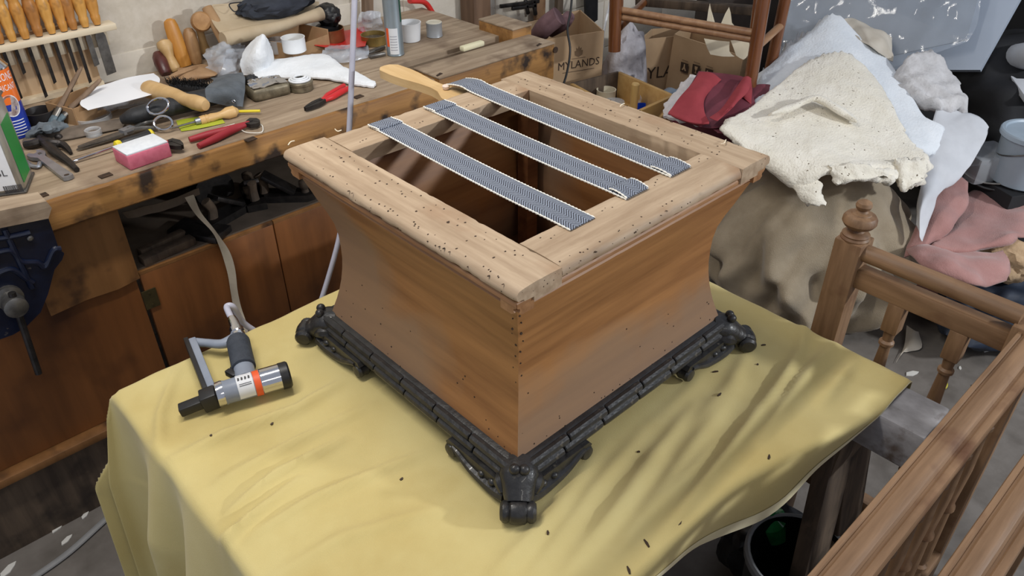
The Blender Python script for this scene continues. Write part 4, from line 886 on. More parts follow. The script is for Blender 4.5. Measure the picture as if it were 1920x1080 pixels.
up_tool('wooden_bat', B(347,124,.004), ay(316,35,1.49), [(0,.020),(.05,.022),(.6,.022),(.85,.020),(.96,.016),(1,.006)], wood('orange_bat_wood', (178,118,46), (200,142,66), 'z', rough=.4), 'flat orange wooden bat leaning among the handles', 'bat', flat=.5)
up_tool('turned_wood_tool', B(370,120,.004), ay(352,52,1.485), [(0,.012),(.1,.017),(.5,.019),(.85,.018),(.97,.012),(1,.004)], wood('brown_handle_wood', (150,112,72), (176,138,96), 'z', rough=.5), 'straight brown wooden handle leaning beside the round mallet', 'handle', 'handles against the wall')
ml = thing('round_mallet', 'small wooden mallet with round head standing against the wall', 'mallet', B(388,108)); ht = ay(370,40,1.46)
obj('handle', lathe(B(388,106,.003), ht, [(0,.008),(.008,.014),(.03,.015),(.06,.011),((ht-B(388,106)).length,.010)], seg=16), hdl, ml); obj('head', lathe(ht+Vector((.02,.03,-.012)), ht-Vector((.10,.35,-.10)), [(0,.012),(.002,.024),(.012,.028),(.05,.028),(.060,.024),(.062,.010)], seg=24), wood('mallet_head_wood', (150,108,64), (184,140,90), 'y', s=5, rough=.5), ml)
leath = mat('brown_leather', (150,116,82), (170,136,100), rough=.7, scale=20, bump=.15)
o = obj('leather_scrap', patch([[B(u, v, h) for u, v, h in r] for r in (((308,150,.012),(345,152,.014),(390,146,.012)), ((330,140,.022),(360,138,.026),(405,140,.018)), ((335,126,.014),(375,122,.020),(420,126,.014)))], th=.004, amp=.006, fs=25), leath); tag(o, 'curled brown leather scrap below the leaning handles', 'leather')
o = obj('leather_scrap', patch([[B(u, v, h) for u, v, h in r] for r in (((315,143,.035),(335,132,.040),(366,122,.040)), ((318,146,.030),(340,138,.032),(372,126,.030)))], th=.003, amp=.004, fs=40, seed=3), leath); tag(o, 'narrow brown leather strip on top of the leather scrap', 'leather')
o = obj('plastic_bag', patch([[B(u, v, h) for u, v, h in r] for r in (((385,140,.004),(415,146,.010),(445,142,.008)), ((390,118,.03),(420,116,.05),(455,120,.02)), ((385,98,.05),(425,92,.075),(458,95,.045)), ((395,85,.05),(425,75,.08),(450,82,.05)))], th=.002, amp=.016, fs=32, amp2=.006, fs2=90), film); tag(o, 'crumpled clear plastic bag beside the tan leather roll', 'bag')
kt = ay(388,14,1.46); o = obj('paper_tube', tube([kt, ay(405,45,1.43), ay(425,80,1.38)], [.015,.018,.020], seg=18), kraft); tag(o, 'brown paper tube leaning beside the round mallet', 'tube')
tanl = mat('tan_vinyl', (178,158,128), (194,176,148), rough=.65, scale=8, bump=.05)
tl = thing('tan_sheet', 'rolled tan sheet lying along the back of the bench', 'sheet', ay(500,80,1.38))
obj('sheet', patch([[ay(u, v, y) for u, v, y in r] for r in (((398,10,1.49),(460,4,1.49),(530,2,1.49),(598,4,1.49)), ((396,36,1.43),(455,36,1.43),(530,28,1.43),(598,22,1.43)), ((412,62,1.36),(465,54,1.37),(535,40,1.38),(600,24,1.39)))], th=.005, amp=.003, fs=10), tanl, tl)
obj('rolled_edge', tube([ay(418,74,1.35), ay(470,62,1.36), ay(530,48,1.37), ay(560,38,1.38), ay(602,26,1.39)], [.020,.020,.016,.014,.021], seg=18), tanl, tl)
o = obj('canvas_bag', blob(ay(522,6,1.44), (.13,.055,.040), .22, 2.2, rot=Euler((0,0,.1)).to_matrix()), mat('dark_grey_canvas', (40,44,52), (54,58,68), rough=.9, scale=30, bump=.3)); tag(o, 'dark grey drawstring bag lying on the tan sheet', 'bag')
o = obj('drawstring', tube([ay(452,4,1.42), ay(430,8,1.42), ay(440,22,1.41), ay(452,14,1.42), ay(462,6,1.42)], .0018, seg=6), blackpl); tag(o, 'thin black cord loop hanging from the dark grey bag', 'cord')
o = obj('black_boot', join(blob(ay(615,28,1.40), (.035,.05,.035), .15), lathe(ay(612,40,1.40)-Zv*.03, ay(612,40,1.40)+Zv, [(0,.03),(.004,.036),(.016,.036),(.02,.03)], seg=18)), blackpl); tag(o, 'rounded black rubber object behind the copper tin', 'rubber')
wad = mat('white_polyester_wadding', (228,232,236), (240,243,246), rough=.95, scale=12, bump=.4, weave=120, sheen=.3)
o = obj('wadding_piece', patch([[B(u, v, h) for u, v, h in r] for r in (((455,140,.006),(480,142,.010),(512,136,.006)), ((452,115,.035),(485,112,.055),(516,112,.022)), ((462,92,.06),(488,88,.085),(510,90,.05)), ((484,72,.092),(493,65,.108),(500,72,.095)))], th=.008, amp=.009, fs=22, amp2=.003, fs2=90), wad); tag(o, 'upright white wadding fold on the bench', 'wadding')
o = obj('wadding_piece', patch([[B(u, v, h) for u, v, h in r] for r in (((470,152,.006),(540,146,.008),(610,148,.008),(660,158,.007),(702,164,.004)), ((480,138,.016),(545,132,.020),(612,132,.018),(660,146,.014),(704,156,.006)), ((500,122,.018),(555,118,.024),(610,112,.022),(640,130,.016),(690,150,.006)), ((512,114,.008),(560,108,.012),(608,104,.010),(630,120,.008),(680,146,.004)))], th=.014, amp=.005, fs=25, amp2=.002, fs2=110, rag=.3), wad); tag(o, 'long flat white wadding tail lying toward the hose', 'wadding')
ct = thing('parts_tray', 'cut-down brown carton tray behind the white wadding', 'tray', B(560,108)); c = B(560,98); a_ = .25; X = Vector((math.cos(a_), math.sin(a_), 0)); Y = Vector((-X.y, X.x, 0)); R = Matrix((X, Y, Zv)).transposed()
for dx, dy, sx_, sy_, h in ((0,-.06,.15,.004,.045), (0,.06,.15,.004,.06), (-.075,0,.004,.12,.05), (.075,0,.004,.12,.06)): obj('wall', sbox(c+X*dx+Y*dy+Zv*h/2, (sx_, sy_, h), R), kraft, ct)
obj('base', sbox(c+Zv*.003, (.15,.12,.004), R), kraft, ct)
wpl = mat('white_plastic', (222,224,226), (234,236,238), rough=.4)
def pot(name, q, r, h, m, label, cat, fill=None, group=None, rb=None, wall=.002, flare=1.0):
    t = thing(name, label, cat, q, group); rb = rb or r
    obj('wall', lathe(q, q+Zv, [(0,rb*.9),(.002,rb),(h*.5,(r+rb)/2),(h-.003,r),(h,r+.0012),(h,r-wall),(.006,rb-wall*1.2),(.004,.001)], seg=28), m, t)
    if fill: obj('contents', lathe(q+Zv*(h*.55), q+Zv, [(0,r-wall*2.2),(.001,r-wall*2.2),(.0015,.001)], seg=20), fill, t)
    return t
pot('plastic_tub', B(553,96,.030), .034, .042, wpl, 'round white tub of screws standing in the carton tray', 'tub', mat('brass_screws', (120,100,60), (190,180,160), scale=160, rough=.4, metal=.5, bump=.6)); pot('plastic_tub', B(524,98,.012), .028, .04, clear, 'clear plastic tub beside the white tub of screws', 'tub')
tinm = mat('old_printed_tin', (96,88,72), (140,130,108), rough=.45, metal=.4, scale=35)
rt = thing('tobacco_tin', 'flat rectangular old tin with foil on top, near the tool roll', 'tin', B(503,180)); c = B(503,178); X = (B(545,176)-B(470,194)).normalized(); Y = Vector((-X.y, X.x, 0)); R = Matrix((X, Y, Zv)).transposed()
obj('box', sbox(c+Zv*.017, (.105,.075,.034), R, bev=.010, seg=3), tinm, rt); obj('foil', patch([[c+X*a+Y*b+Zv*h for a, b, h in r] for r in (((-.048,-.033,.036),(0,-.033,.038),(.048,-.033,.036)), ((-.048,0,.038),(0,0,.044),(.048,0,.038)), ((-.048,.033,.036),(0,.033,.040),(.048,.033,.036)))], th=.002, amp=.006, fs=70), chrome, rt, 'crumpled foil')
c = B(565,168); o = thing('round_tin', 'round dark tin with white cord coiled on its lid', 'tin', c); obj('body', lathe(c, c+Zv, [(0,.030),(.002,.033),(.016,.033),(.018,.0345),(.024,.0345),(.026,.033),(.027,.001)], seg=30), tinm, o)
for k in range(3): obj('cord', loop(c+Zv*(.029+.003*k), .028-.006*k, .026-.006*k, .003, Vector((1,0,0)), Vector((0,1,0))), wad, o)
coppr = mat('copper_tin', (140,100,66), (166,124,84), rough=.4, metal=.6, scale=20); brass = mat('brass_tin', (150,126,72), (172,148,92), rough=.35, metal=.7, scale=20); darkfill = mat('dark_contents', (40,34,28), (110,98,80), scale=120, rough=.8)
pot('open_tin', B(621,76,.006), .044, .040, coppr, 'open copper coloured tin on the red tray', 'tin', darkfill); pot('open_tin', B(702,82), .040, .030, brass, 'open brass coloured tin behind the hose', 'tin', darkfill)
rd = mat('red_enamel', (196,36,34), (210,52,46), rough=.4)
o = obj('red_tray', patch([[B(u, v, h) for u, v, h in r] for r in (((590,85,.030),(640,92,.006),(685,86,.030)), ((590,70,.012),(640,75,.004),(688,70,.012)), ((584,55,.034),(640,58,.006),(682,50,.034)))], th=.004), rd); tag(o, 'shallow red tray under the copper coloured tin', 'tray')
o = obj('plastic_bag', patch([[B(u, v, h) for u, v, h in r] for r in (((598,112,.004),(640,118,.006),(690,108,.004)), ((605,98,.02),(645,100,.03),(692,95,.015)), ((615,86,.012),(650,85,.02),(688,82,.01)))], th=.003, amp=.008, fs=45, amp2=.003, fs2=120), film); tag(o, 'flat clear plastic bag in front of the red tray', 'bag')
o = obj('plastic_bag', patch([[B(u, v, h) for u, v, h in r] for r in (((672,58,.02),(695,60,.02),(718,56,.02)), ((672,38,.06),(695,34,.07),(716,36,.06)), ((678,24,.08),(696,20,.09),(714,22,.08)))], th=.003, amp=.01, fs=45, amp2=.003, fs2=120), film); tag(o, 'upright clear bag of parts behind the brass coloured tin', 'bag')
for k, (a0, a1) in enumerate([((688,100),(720,88)), ((692,106),(722,100))]): o = obj('metal_clip', bar(B(*a0,.008), B(*a1,.008), .016, .010, .003), steel); tag(o, ['upper steel clip beside the silver cartridge', 'lower steel clip beside the silver cartridge'][k], 'clip')
cq = B(742,102); cg = thing('sealant_cartridge', 'tall silver sealant cartridge with white and orange label', 'cartridge', cq); D = (CAM-cq); D.z = 0; D.normalize(); Xc = Vector((-D.y, D.x, 0))
obj('tube', lathe(cq, cq+Zv, [(0,.025),(.003,.027),(.006,.026),(.22,.026),(.222,.02)], seg=30), mat('silver_green_tube', (140,152,158), (156,166,172), rough=.35, metal=.5), cg)
def curved(c, r, a0, a1, z0, z1, n=10):
    V = []
    for i in range(n+1): a_ = a0+(a1-a0)*i/n; q = c + D*math.cos(a_)*r + Xc*math.sin(a_)*r; V += [q+Zv*z0, q+Zv*z1]
    return V, [(2*i, 2*i+2, 2*i+3, 2*i+1) for i in range(n)]
obj('label', curved(cq, .0265, -.62, .45, .008, .085), lab, cg, 'white label'); obj('orange_stripe', curved(cq, .0265, -1.0, -.62, .03, .085), MATS['orange_label'], cg, 'orange stripe'); obj('green_stripe', curved(cq, .0265, .95, 1.4, .10, .21), mat('dark_green_stripe', (36,84,66)), cg, 'green stripe')
obj('print_lines', join(*[curved(cq, .0267, -.5, .3, .02+.008*k, .022+.008*k) for k in range(6)]), mat('faint_ink', (150,152,160)), cg)
pot('white_pail', B(770,76), .036, .058, wpl, 'small white plastic pail behind the silver cartridge', 'pail', darkfill, rb=.031); 
gq = B(815,68); gc = thing('paint_tin', 'small closed grey paint tin on the bench far end', 'tin', gq); obj('body', lathe(gq, gq+Zv, [(0,.024),(.002,.0262),(.004,.0255),(.040,.0255),(.042,.0262),(.045,.0262)], seg=28), mat('grey_tin', (150,154,158), (170,174,178), rough=.4, metal=.4, scale=15), gc); obj('lid', lathe(gq+Zv*.043, gq+Zv, [(0,.0255),(.003,.0255),(.004,.022),(.002,.020),(.0025,.001)], seg=28), mat('cream_lid', (204,198,180)), gc)
o = obj('red_clamp', join(tube([ay(768,2,1.46), ay(795,4,1.46), ay(810,22,1.45), ay(818,40,1.44), ay(800,52,1.42), ay(785,58,1.40)], [.014,.016,.014,.016,.013,.012], seg=10, flat=.6)), rd); tag(o, 'red plastic clamp frame propped on the back wall', 'clamp')
o = obj('chalk_bar', bar(B(865,92,.012), B(905,80,.012), .022, .016, .005), mat('cream_wax', (224,218,180), (234,228,196), rough=.6)); tag(o, 'cream wax bar lying on the far bench end', 'bar')
for P, lbl in (([(448,240),(462,248),(490,248),(492,236),(484,232)], 'thin white string loop by the dark red pincers'), ([(395,250),(415,240),(440,232)], 'thin white string piece beside the awl')):
    o = obj('string', tube([B(u, v, .004) for u, v in P], .0011, seg=6), m_selv); tag(o, lbl, 'string')
o = obj('plank', sbox((.70, 1.475, 1.05), (.035,.02,.36), (0, .12, 0)), greyw); tag(o, 'narrow plank leaning on the wall behind the red clamp', 'plank')

# ================================================================== FAR END: POST, CLAMPS, CARTONS
o = obj('timber_post', sbox((1.165, 1.478, 1.2), (.085,.08,2.4), bev=.004), wood('brown_post', (96,72,54), (130,102,80), 'z', s=5)); o['kind'] = 'structure'; o.name = 'trim_1'
cm = thing('bar_clamp', 'black iron clamp hanging on the wall beyond the bench', 'clamp', ay(975,15,1.49))
for k, (a0, a1) in enumerate([((938,12),(1010,2)), ((960,16),(1005,10)), ((985,0),(990,26)), ((1000,0),(1004,28))]): obj('bar', bar(ay(*a0,1.48), ay(*a1,1.48), .012, .014, .002), dsteel, cm)
for k, (p0, p1, w, m, lbl) in enumerate([(ay(1022,-10,1.46), ay(1030,40,1.44), .05, oak['z'], 'brown board standing behind the first carton'), (ay(1055,-10,1.47), ay(1048,30,1.45), .035, darkwood, 'dark board standing behind the first carton')]): o = obj('board', sbox((p0.x, 1.49, .8), (w, .02, 1.6), bev=.002), m); tag(o, lbl, 'board')
o = obj('dark_board', prism(ay(1095,0,1.48), (1,0,0), Zv, [(-.06,.5),(.05,.5),(.09,-.10),(.02,-.12)], .012), blackpl); tag(o, 'black tapered panel standing behind the first carton', 'panel')
cart = mat('brown_carton', (176,146,112), (190,160,126), rough=.85, scale=6, bump=.04); carti = mat('carton_inside', (166,136,104), (180,150,118), rough=.9, scale=6); inkb = mat('carton_ink', (62,46,34), rough=.8)
def carton(name, label, C4, z0, z1, lean=Vector((0,0,0)), flaps=()):
    """C4: front-left, front-right, back-right, back-left at the rim"""
    t = thing(name, label, 'carton', (sum(q.x for q in C4)/4, sum(q.y for q in C4)/4, z0), 'paint cartons'); P = []
    for k in range(4):
        a, b = C4[k].copy(), C4[(k+1) % 4].copy(); a.z = b.z = 0; d = (b-a); n_ = Vector((d.y, -d.x, 0)).normalized()
        V = [a+Zv*z0, b+Zv*z0, b+Zv*z1+lean, a+Zv*z1+lean]; V += [v - n_*.005 for v in V]
        P.append(obj('panel', (V, [(0,1,2,3), (7,6,5,4), (0,4,5,1), (1,5,6,2), (2,6,7,3), (3,7,4,0)]), cart, t, smooth=0))
    base = [Vector((q.x, q.y, z0+.004)) for q in C4]; obj('base', (base+[v+Zv*.005 for v in base], [(3,2,1,0), (4,5,6,7), (0,1,5,4), (1,2,6,5), (2,3,7,6), (3,0,4,7)]), cart, t, smooth=0)
    return t, P
z1 = .74; C4 = [az(962,83,z1), az(1133,58,z1), az(1088,18,z1), az(975,45,z1)]
bx1, P1 = carton('carton', 'open brown MYLANDS carton holding cloth rolls beyond the bench', C4, 0, z1)
X = (C4[1]-C4[0]); X.z = 0; X.normalize(); nf = Vector((X.y, -X.x, 0)); 
def onface(u, v, P0, n_): d = ray(u, v); return CAM + d*((Vector(P0)-CAM).dot(n_)/d.dot(n_))
q = onface(1085,120,C4[0],nf); obj('lettering', text_shape('MYLANDS', q+nf*.001, X, Zv, .030, squeeze=.95), inkb, P1[0])
obj('rule_line', prism(q-Zv*.026+nf*.001, X, Zv, [(-.07,-.0008),(.07,-.0008),(.07,.0008),(-.07,.0008)], .0004), inkb, P1[0]); obj('small_print', text_shape('.......', q-Zv*.035+nf*.001, X, Zv, .008), inkb, P1[0])
q = onface(1085,97,C4[0],nf); obj('crest', join(prism(q+nf*.001, X, Zv, [(-.016,-.012),(0,-.020),(.016,-.012),(.018,.004),(.010,.006),(.012,.016),(.004,.012),(0,.022),(-.004,.012),(-.012,.016),(-.010,.006),(-.018,.004)], .0005), prism(q+nf*.001-Zv*.024, X, Zv, [(-.03,-.001),(.03,-.001),(.03,.001),(-.03,.001)], .0005)), mat('faded_carton_ink', (122,98,74), rough=.85), P1[0])
mauve = mat('mauve_suede', (112,84,88), (132,102,106), rough=.9, scale=20, bump=.2); navy = mat('navy_cloth', (26,32,44), (40,48,62), rough=.9, scale=25, bump=.25)
o = obj('cloth_roll', join(tube([az(1010,66,.72), az(1024,48,.78), az(1048,30,.82)], [.034,.036,.036], seg=20), tube([az(1034,60,.72), az(1056,44,.78), az(1068,30,.80)], [.02,.026,.022], seg=16)), mauve); tag(o, 'mauve suede roll sticking out of the open MYLANDS carton', 'roll')
for k, (u, v) in enumerate([(1048,70), (1090,66)]): o = obj('cloth_roll', lathe(az(u, v, .69)-Zv*.2, az(u, v, .72), [(0,.036),(.15,.037),(.2,.037),(.206,.032),(.200,.020),(.200,.001)], seg=24), navy); tag(o, ['navy cloth roll in the open MYLANDS carton, left one', 'navy cloth roll in the open MYLANDS carton, right one'][k], 'roll')
o = obj('power_cord', tube([ad(1074,-30,3.0), ad(1070,20,2.98), ad(1064,55,2.96), ad(1069,95,2.95), ad(1062,140,2.95), ad(1050,175,2.95)], .004, seg=8), blackpl); tag(o, 'thin black cord hanging in front of the open MYLANDS carton', 'cord')
o = obj('white_cable', tube([ad(1150,-20,3.4), ad(1140,20,3.38), ad(1132,60,3.36), ad(1130,90,3.36)], .005, seg=8), wpl); tag(o, 'thin white cable between the carton and the cane stool', 'cable')
fl = mat('grey_fibre_stuffing', (170,166,170), (202,198,202), rough=.95, scale=14, bump=.8, weave=70, spots=(96,92,96), sscale=16, slo=.62, shi=.72)
q = ad(1172,118,3.35); o = obj('stuffing_bag', blob((q.x, q.y, .36), (.10,.10,.38), .16, 2.4, sub=5, seed=2), fl); tag(o, 'grey white fibre stuffing bag behind the cane stool leg', 'bag')
# second pair of cartons
zt = .60; C4 = [az(1200,84,zt), az(1262,68,zt), az(1330,60,zt), az(1262,38,zt)]
C4b = [ad(1198,78,3.42), ad(1272,66,3.50), ad(1292,50,3.64), ad(1222,54,3.58)]; zt = .64
bx2, P2_ = carton('carton', 'shaded brown carton lettered MYL behind the symbol carton', [Vector((q.x, q.y, 0)) for q in C4b], 0, zt)
X = C4b[1]-C4b[0]; X.z = 0; X.normalize(); nf = Vector((X.y, -X.x, 0)); q = onface(1254,134,C4b[0],nf); obj('lettering', text_shape('MYLANDS', q+nf*.001, X, Zv, .050), inkb, P2_[0])
zt = .66; lean_ = Vector((.024,-.021,0)); C4c = [q-lean_ for q in (az(1264,64,zt), az(1394,106,zt), az(1418,78,zt), az(1300,40,zt))]
bx3, P3_ = carton('carton', 'tilted brown carton printed with black handling symbols', C4c, 0, zt, lean=lean_)
X = C4c[1]-C4c[0]; X.z = 0; X.normalize(); nf = Vector((X.y, -X.x, 0))
pale = mat('pale_carton_print', (186,156,122), rough=.85); Pf = C4c[0]+lean_*.7
for k, (u, v) in enumerate([(1286,126), (1308,130), (1332,138)]):
    q = onface(u, v, Pf, nf)+nf*.010; s_ = .020
    obj('symbol_square', prism(q, X, Zv, [(-s_,-s_),(s_,-s_),(s_,s_),(-s_,s_)], .0006), inkb, P3_[0])
    g_ = [[(-.003,.015),(.003,.015),(.004,.002),(.012,-.010),(.006,-.012),(0,-.004),(-.006,-.012),(-.012,-.010),(-.004,.002)], [(-.008,.014),(.008,.014),(.006,.002),(.0015,-.002),(.0015,-.010),(.006,-.014),(-.006,-.014),(-.0015,-.010),(-.0015,-.002),(-.006,.002)], [(-.012,-.012),(-.004,-.012),(-.004,.004),(.0,.004),(-.008,.014),(-.015,.004),(-.012,.004)]][k]
    obj('symbol', prism(q+nf*.0007, X, Zv, g_, .0004), pale, P3_[0]); obj('symbol_caption', prism(q+Zv*.029, X, Zv, [(-.016,-.0015),(.016,-.0015),(.016,.0015),(-.016,.0015)], .0004), mat('faded_carton_ink', (122,98,74)), P3_[0])
cream = mat('cream_card', (206,194,168), (220,208,184), rough=.8)
for k, (rows, lbl) in enumerate([((((1320,72),(1345,76),(1368,78)), ((1326,90),(1350,94),(1368,97)), ((1332,102),(1355,106),(1378,106))), 'cream card tray flap hanging over the symbol carton rim'),
                                 ((((1370,76),(1388,74),(1402,72)), ((1376,92),(1390,90),(1406,88)), ((1380,104),(1394,112),(1402,104))), 'folded cream card flap beside the cane stool right leg'),
                                 ((((1325,42),(1331,6),(1336,40)), ((1322,50),(1334,46),(1350,48))), 'tall pointed cream card wing above the symbol carton, left one'),
                                 ((((1352,44),(1367,13),(1372,42)), ((1350,50),(1366,48),(1380,52))), 'pointed cream card wing above the symbol carton, right one')]):
    o = obj('card_insert', patch([[ad(u, v, 3.05+(.05 if k > 1 else 0)) for u, v in r] for r in rows], nu=2, nv=2, th=.004), cream); tag(o, lbl, 'card', 'cream card inserts')
q = ad(1320,10,3.55); o = obj('dark_box', sbox((q.x+.20, q.y-.04, .38), (.34,.12,.76), (0,0,-.5), bev=.004), mat('dark_brown_box', (44,36,32), (58,48,42), rough=.8)); o.location.z = 0.0; tag(o, 'large dark brown box behind the cartons', 'box')
# cane stool lying against the cartons
cane = wood('varnished_cane', (88,48,24), (126,76,40), 'z', s=5, rough=.3, bump=.05, coat=.4); cane_p = wood('scuffed_cane', (140,100,70), (176,136,100), 'x', s=5, rough=.45)
cs = thing('cane_stool', 'reddish brown cane stool frame in front of the cartons', 'stool', ad(1300,140,2.95))
def stick(p0, p1, r, m, name): obj(name, tube([p0, p1], r, seg=12, n=1), m, cs)
def below(q, dz=.9): return Vector((q.x, q.y, max(0.0, q.z-dz)))
L1a, L1b = ad(1156,-60,2.9), ad(1152,93,2.95); stick(L1a, L1b+(L1b-L1a)*.02, .022, cane, 'leg'); stick(ad(1166,-60,2.95), ad(1163,20,2.97), .010, cane, 'leg')
R1a, R1b = ad(1442,-60,2.75), ad(1408,146,2.80); stick(R1a, R1b+(R1b-R1a)*.7, .022, cane, 'leg'); stick(ad(1426,-50,2.8), ad(1412,60,2.82), .012, cane, 'leg')
R2a, R2b = ad(1485,-60,3.0), ad(1452,92,3.05); stick(R2a, R2b+(R2b-R2a)*.9, .020, cane, 'leg')
stick(ad(1160,18,2.94), ad(1412,61,2.80), .012, cane_p, 'rung'); stick(ad(1160,31,2.95), ad(1412,74,2.81), .012, cane_p, 'rung'); stick(ad(1412,95,2.81), ad(1464,48,3.03), .013, cane_p, 'rung'); stick(ad(1160,52,2.97), ad(1212,0,3.3), .015, cane, 'rung')
obj('seat_rail', bar(ad(1195,2,3.3), ad(1420,20,3.1), .04, .03, .004), darkwood, cs)

# wooden tray of jars
tw = wood('pine_tray', (186,146,86), (206,168,110), 'x', s=5, rough=.55); zt = .62
T4 = [az(1072,156,zt), az(1160,134,zt), az(1262,178,zt), az(1180,215,zt)]
wt_ = thing('jar_tray', 'open pine tray of jars on a packing case in front of the cartons', 'tray', ((T4[0].x+T4[2].x)/2, (T4[0].y+T4[2].y)/2, .50))
for k in range(4):
    a, b = T4[k].copy(), T4[(k+1) % 4].copy(); a.z = b.z = .565; obj('side', bar(a, b, .014, .11, .002), tw if k else darkwood, wt_)
fl4 = [Vector((q.x, q.y, .508)) for q in T4]; obj('base', (fl4+[v+Zv*.01 for v in fl4], [(3,2,1,0), (4,5,6,7), (0,1,5,4), (1,2,6,5), (2,3,7,6), (3,0,4,7)]), tw, wt_, smooth=0)
cen = (fl4[0]+fl4[2])/2; o = obj('packing_case', sbox((cen.x, cen.y, .2535), (.26,.26,.505), (0,0,.5), bev=.004), darkwood); tag(o, 'dark packing case under the pine jar tray', 'case')
def TJ(u, v): return az(u, v, .52)
pot('glass_jar', TJ(1150,214), .036, .05, clear, 'squat glass jar with pale lid in the pine tray', 'jar', wpl); pot('paper_cup', TJ(1135,196), .036, .06, mat('cream_paper', (206,196,170), (218,208,184), rough=.8), 'cream paper bag standing in the pine tray corner', 'bag', darkfill)
o = obj('dowel', lathe(TJ(1186,222), TJ(1186,222)+Zv, [(0,.014),(.10,.0145),(.128,.015),(.132,.012)], seg=18), wood('dowel_pine', (196,160,96), (214,180,120), 'z', rough=.5)); tag(o, 'upright pale dowel in the pine tray', 'dowel')
o = obj('plastic_bag', blob(TJ(1213,200)+Zv*.03, (.035,.035,.035), .25, 2.6), film); tag(o, 'knotted clear bag in the pine tray', 'bag')
pot('blue_tub', TJ(1204,214), .036, .03, mat('bright_blue_plastic', (28,76,196), (36,86,208), rough=.4), 'bright blue plastic tub in the pine tray', 'tub'); o = obj('grey_bottle', lathe(TJ(1228,215)+Zv*.03, TJ(1252,203)+Zv*.04, [(0,.02),(.004,.034),(.10,.036),(.125,.02),(.13,.012),(.15,.012)], seg=20), mat('grey_blue_bottle', (104,116,130), (124,136,150), rough=.4)); tag(o, 'grey blue bottle lying at the pine tray end', 'bottle')
# maroon leather on white fleece
fleece = mat('white_fleece', (206,200,200), (224,218,218), rough=.95, scale=30, bump=.8, weave=90, sheen=.4)
mar = mat('maroon_leather', (96,40,52), (118,52,64), rough=.6, scale=12, bump=.15); redl = mat('red_suede', (140,48,56), (164,64,70), rough=.9, scale=8, bump=.15)
o = obj('leather_bale', blob(ad(1370,220,2.85)+Vector((.05,.10,-.20)), (.17,.17,.27), .10, 1.5, seed=4), mar); o.location.z = max(o.location.z, .005); tag(o, 'dark maroon leather bale beneath the folded hides', 'leather')
o = obj('fleece', patch([[ad(u, v, d) for u, v, d in r] for r in (((1298,142,2.85),(1330,146,2.86),(1360,150,2.88)), ((1272,165,2.78),(1310,175,2.76),(1350,180,2.76)), ((1250,195,2.72),(1290,205,2.70),(1330,212,2.70)), ((1240,218,2.68),(1275,226,2.66),(1310,235,2.66)))], th=.03, amp=.012, fs=25, amp2=.006, fs2=80, rag=.5), fleece); tag(o, 'shaggy white fleece under the maroon leather', 'fleece')
for k, (rows, m, lbl) in enumerate([((((1310,134,2.76),(1375,140,2.78),(1408,146,2.80)), ((1290,165,2.68),(1355,175,2.66),(1412,180,2.70)), ((1270,195,2.62),(1340,208,2.60),(1420,200,2.66)), ((1252,214,2.58),(1330,240,2.55),(1440,222,2.62))), mar, 'maroon leather hide folded over the fleece'),
        ((((1312,136,2.73),(1335,139,2.72),(1352,150,2.72)), ((1290,165,2.65),(1315,170,2.63),(1322,182,2.63)), ((1268,192,2.60),(1298,200,2.57),(1320,208,2.57)), ((1252,212,2.56),(1290,226,2.52),(1330,230,2.53)), ((1262,218,2.58),(1300,236,2.54),(1322,235,2.54))), redl, 'red suede underside flap on the left of the maroon hide'),
        ((((1395,145,2.72),(1402,144,2.72),(1408,148,2.73)), ((1372,180,2.62),(1388,176,2.60),(1402,172,2.63)), ((1350,205,2.56),(1362,208,2.54),(1376,196,2.56)), ((1330,220,2.52),(1345,226,2.50),(1350,224,2.52))), redl, 'narrow red suede strip folded across the maroon hide'),
        ((((1402,148,2.74),(1407,150,2.74),(1408,160,2.75)), ((1390,172,2.68),(1398,172,2.67),(1410,170,2.70)), ((1384,174,2.68),(1395,184,2.66),(1408,196,2.66))), redl, 'small red suede corner at the right of the maroon hide'),
        ((((1410,160,2.80),(1430,158,2.84),(1450,160,2.88)), ((1405,185,2.72),(1425,180,2.76),(1445,176,2.82)), ((1340,235,2.58),(1375,225,2.62),(1420,205,2.70)), ((1345,250,2.56),(1365,250,2.56),(1385,238,2.60))), mar, 'dark maroon hide tongue beside the cream felt')]):
    o = obj('leather_hide', patch([[ad(u, v, d) for u, v, d in r] for r in rows], th=.005, amp=.006, fs=14, seed=k), m); tag(o, lbl, 'leather', 'maroon leather pieces')

# ================================================================== SACK, FELTS, PLASTIC
burl = mat('hessian', (144,130,108), (166,152,130), rough=.95, scale=9, bump=.5, weave=420, sheen=.2)
def sack():
    R = Euler((0,0,-.55)).to_matrix(); V, F = blob((0,0,0), (1,1,1), .06, 1.6, sub=6, seed=6); c = Vector((1.47,.13,.23)); W = []
    for v in V:
        a = math.atan2(v.y, v.x); k = max(abs(v.x), abs(v.y), abs(v.z)); sq = v*(1+.10*(1-abs(v.z)))
        fold = .034*math.sin(a*8+v.z*5+3*noise.noise(v*2)) + .014*math.sin(a*19-v.z*6+2*noise.noise(v*3)) + .02*noise.noise(v*3.5); fold *= max(0, 1-max(0, v.z-.1)*1.3)
        q = c + R @ Vector((sq.x*(.30+fold), sq.y*(.285+fold), v.z*.33)); q.z = max(q.z, .004+.01*max(0, noise.noise(v*4))); W.append(q)
    o = obj('hessian_sack', (W, F), burl, smooth=80); tag(o, 'large bulging brown hessian sack under the cream felt', 'sack')
sack()
cfelt = mat('cream_cotton_felt', (224,217,200), (236,230,216), rough=.95, scale=10, bump=.8, weave=150, sheen=.3, spots=(96,82,62), sscale=85, slo=.685, shi=.70); wfelt = mat('white_cotton_wadding', (214,220,226), (230,234,238), rough=.95, scale=10, bump=.5, weave=130, sheen=.3, spots=(150,150,150), sscale=70, slo=.72, shi=.76)
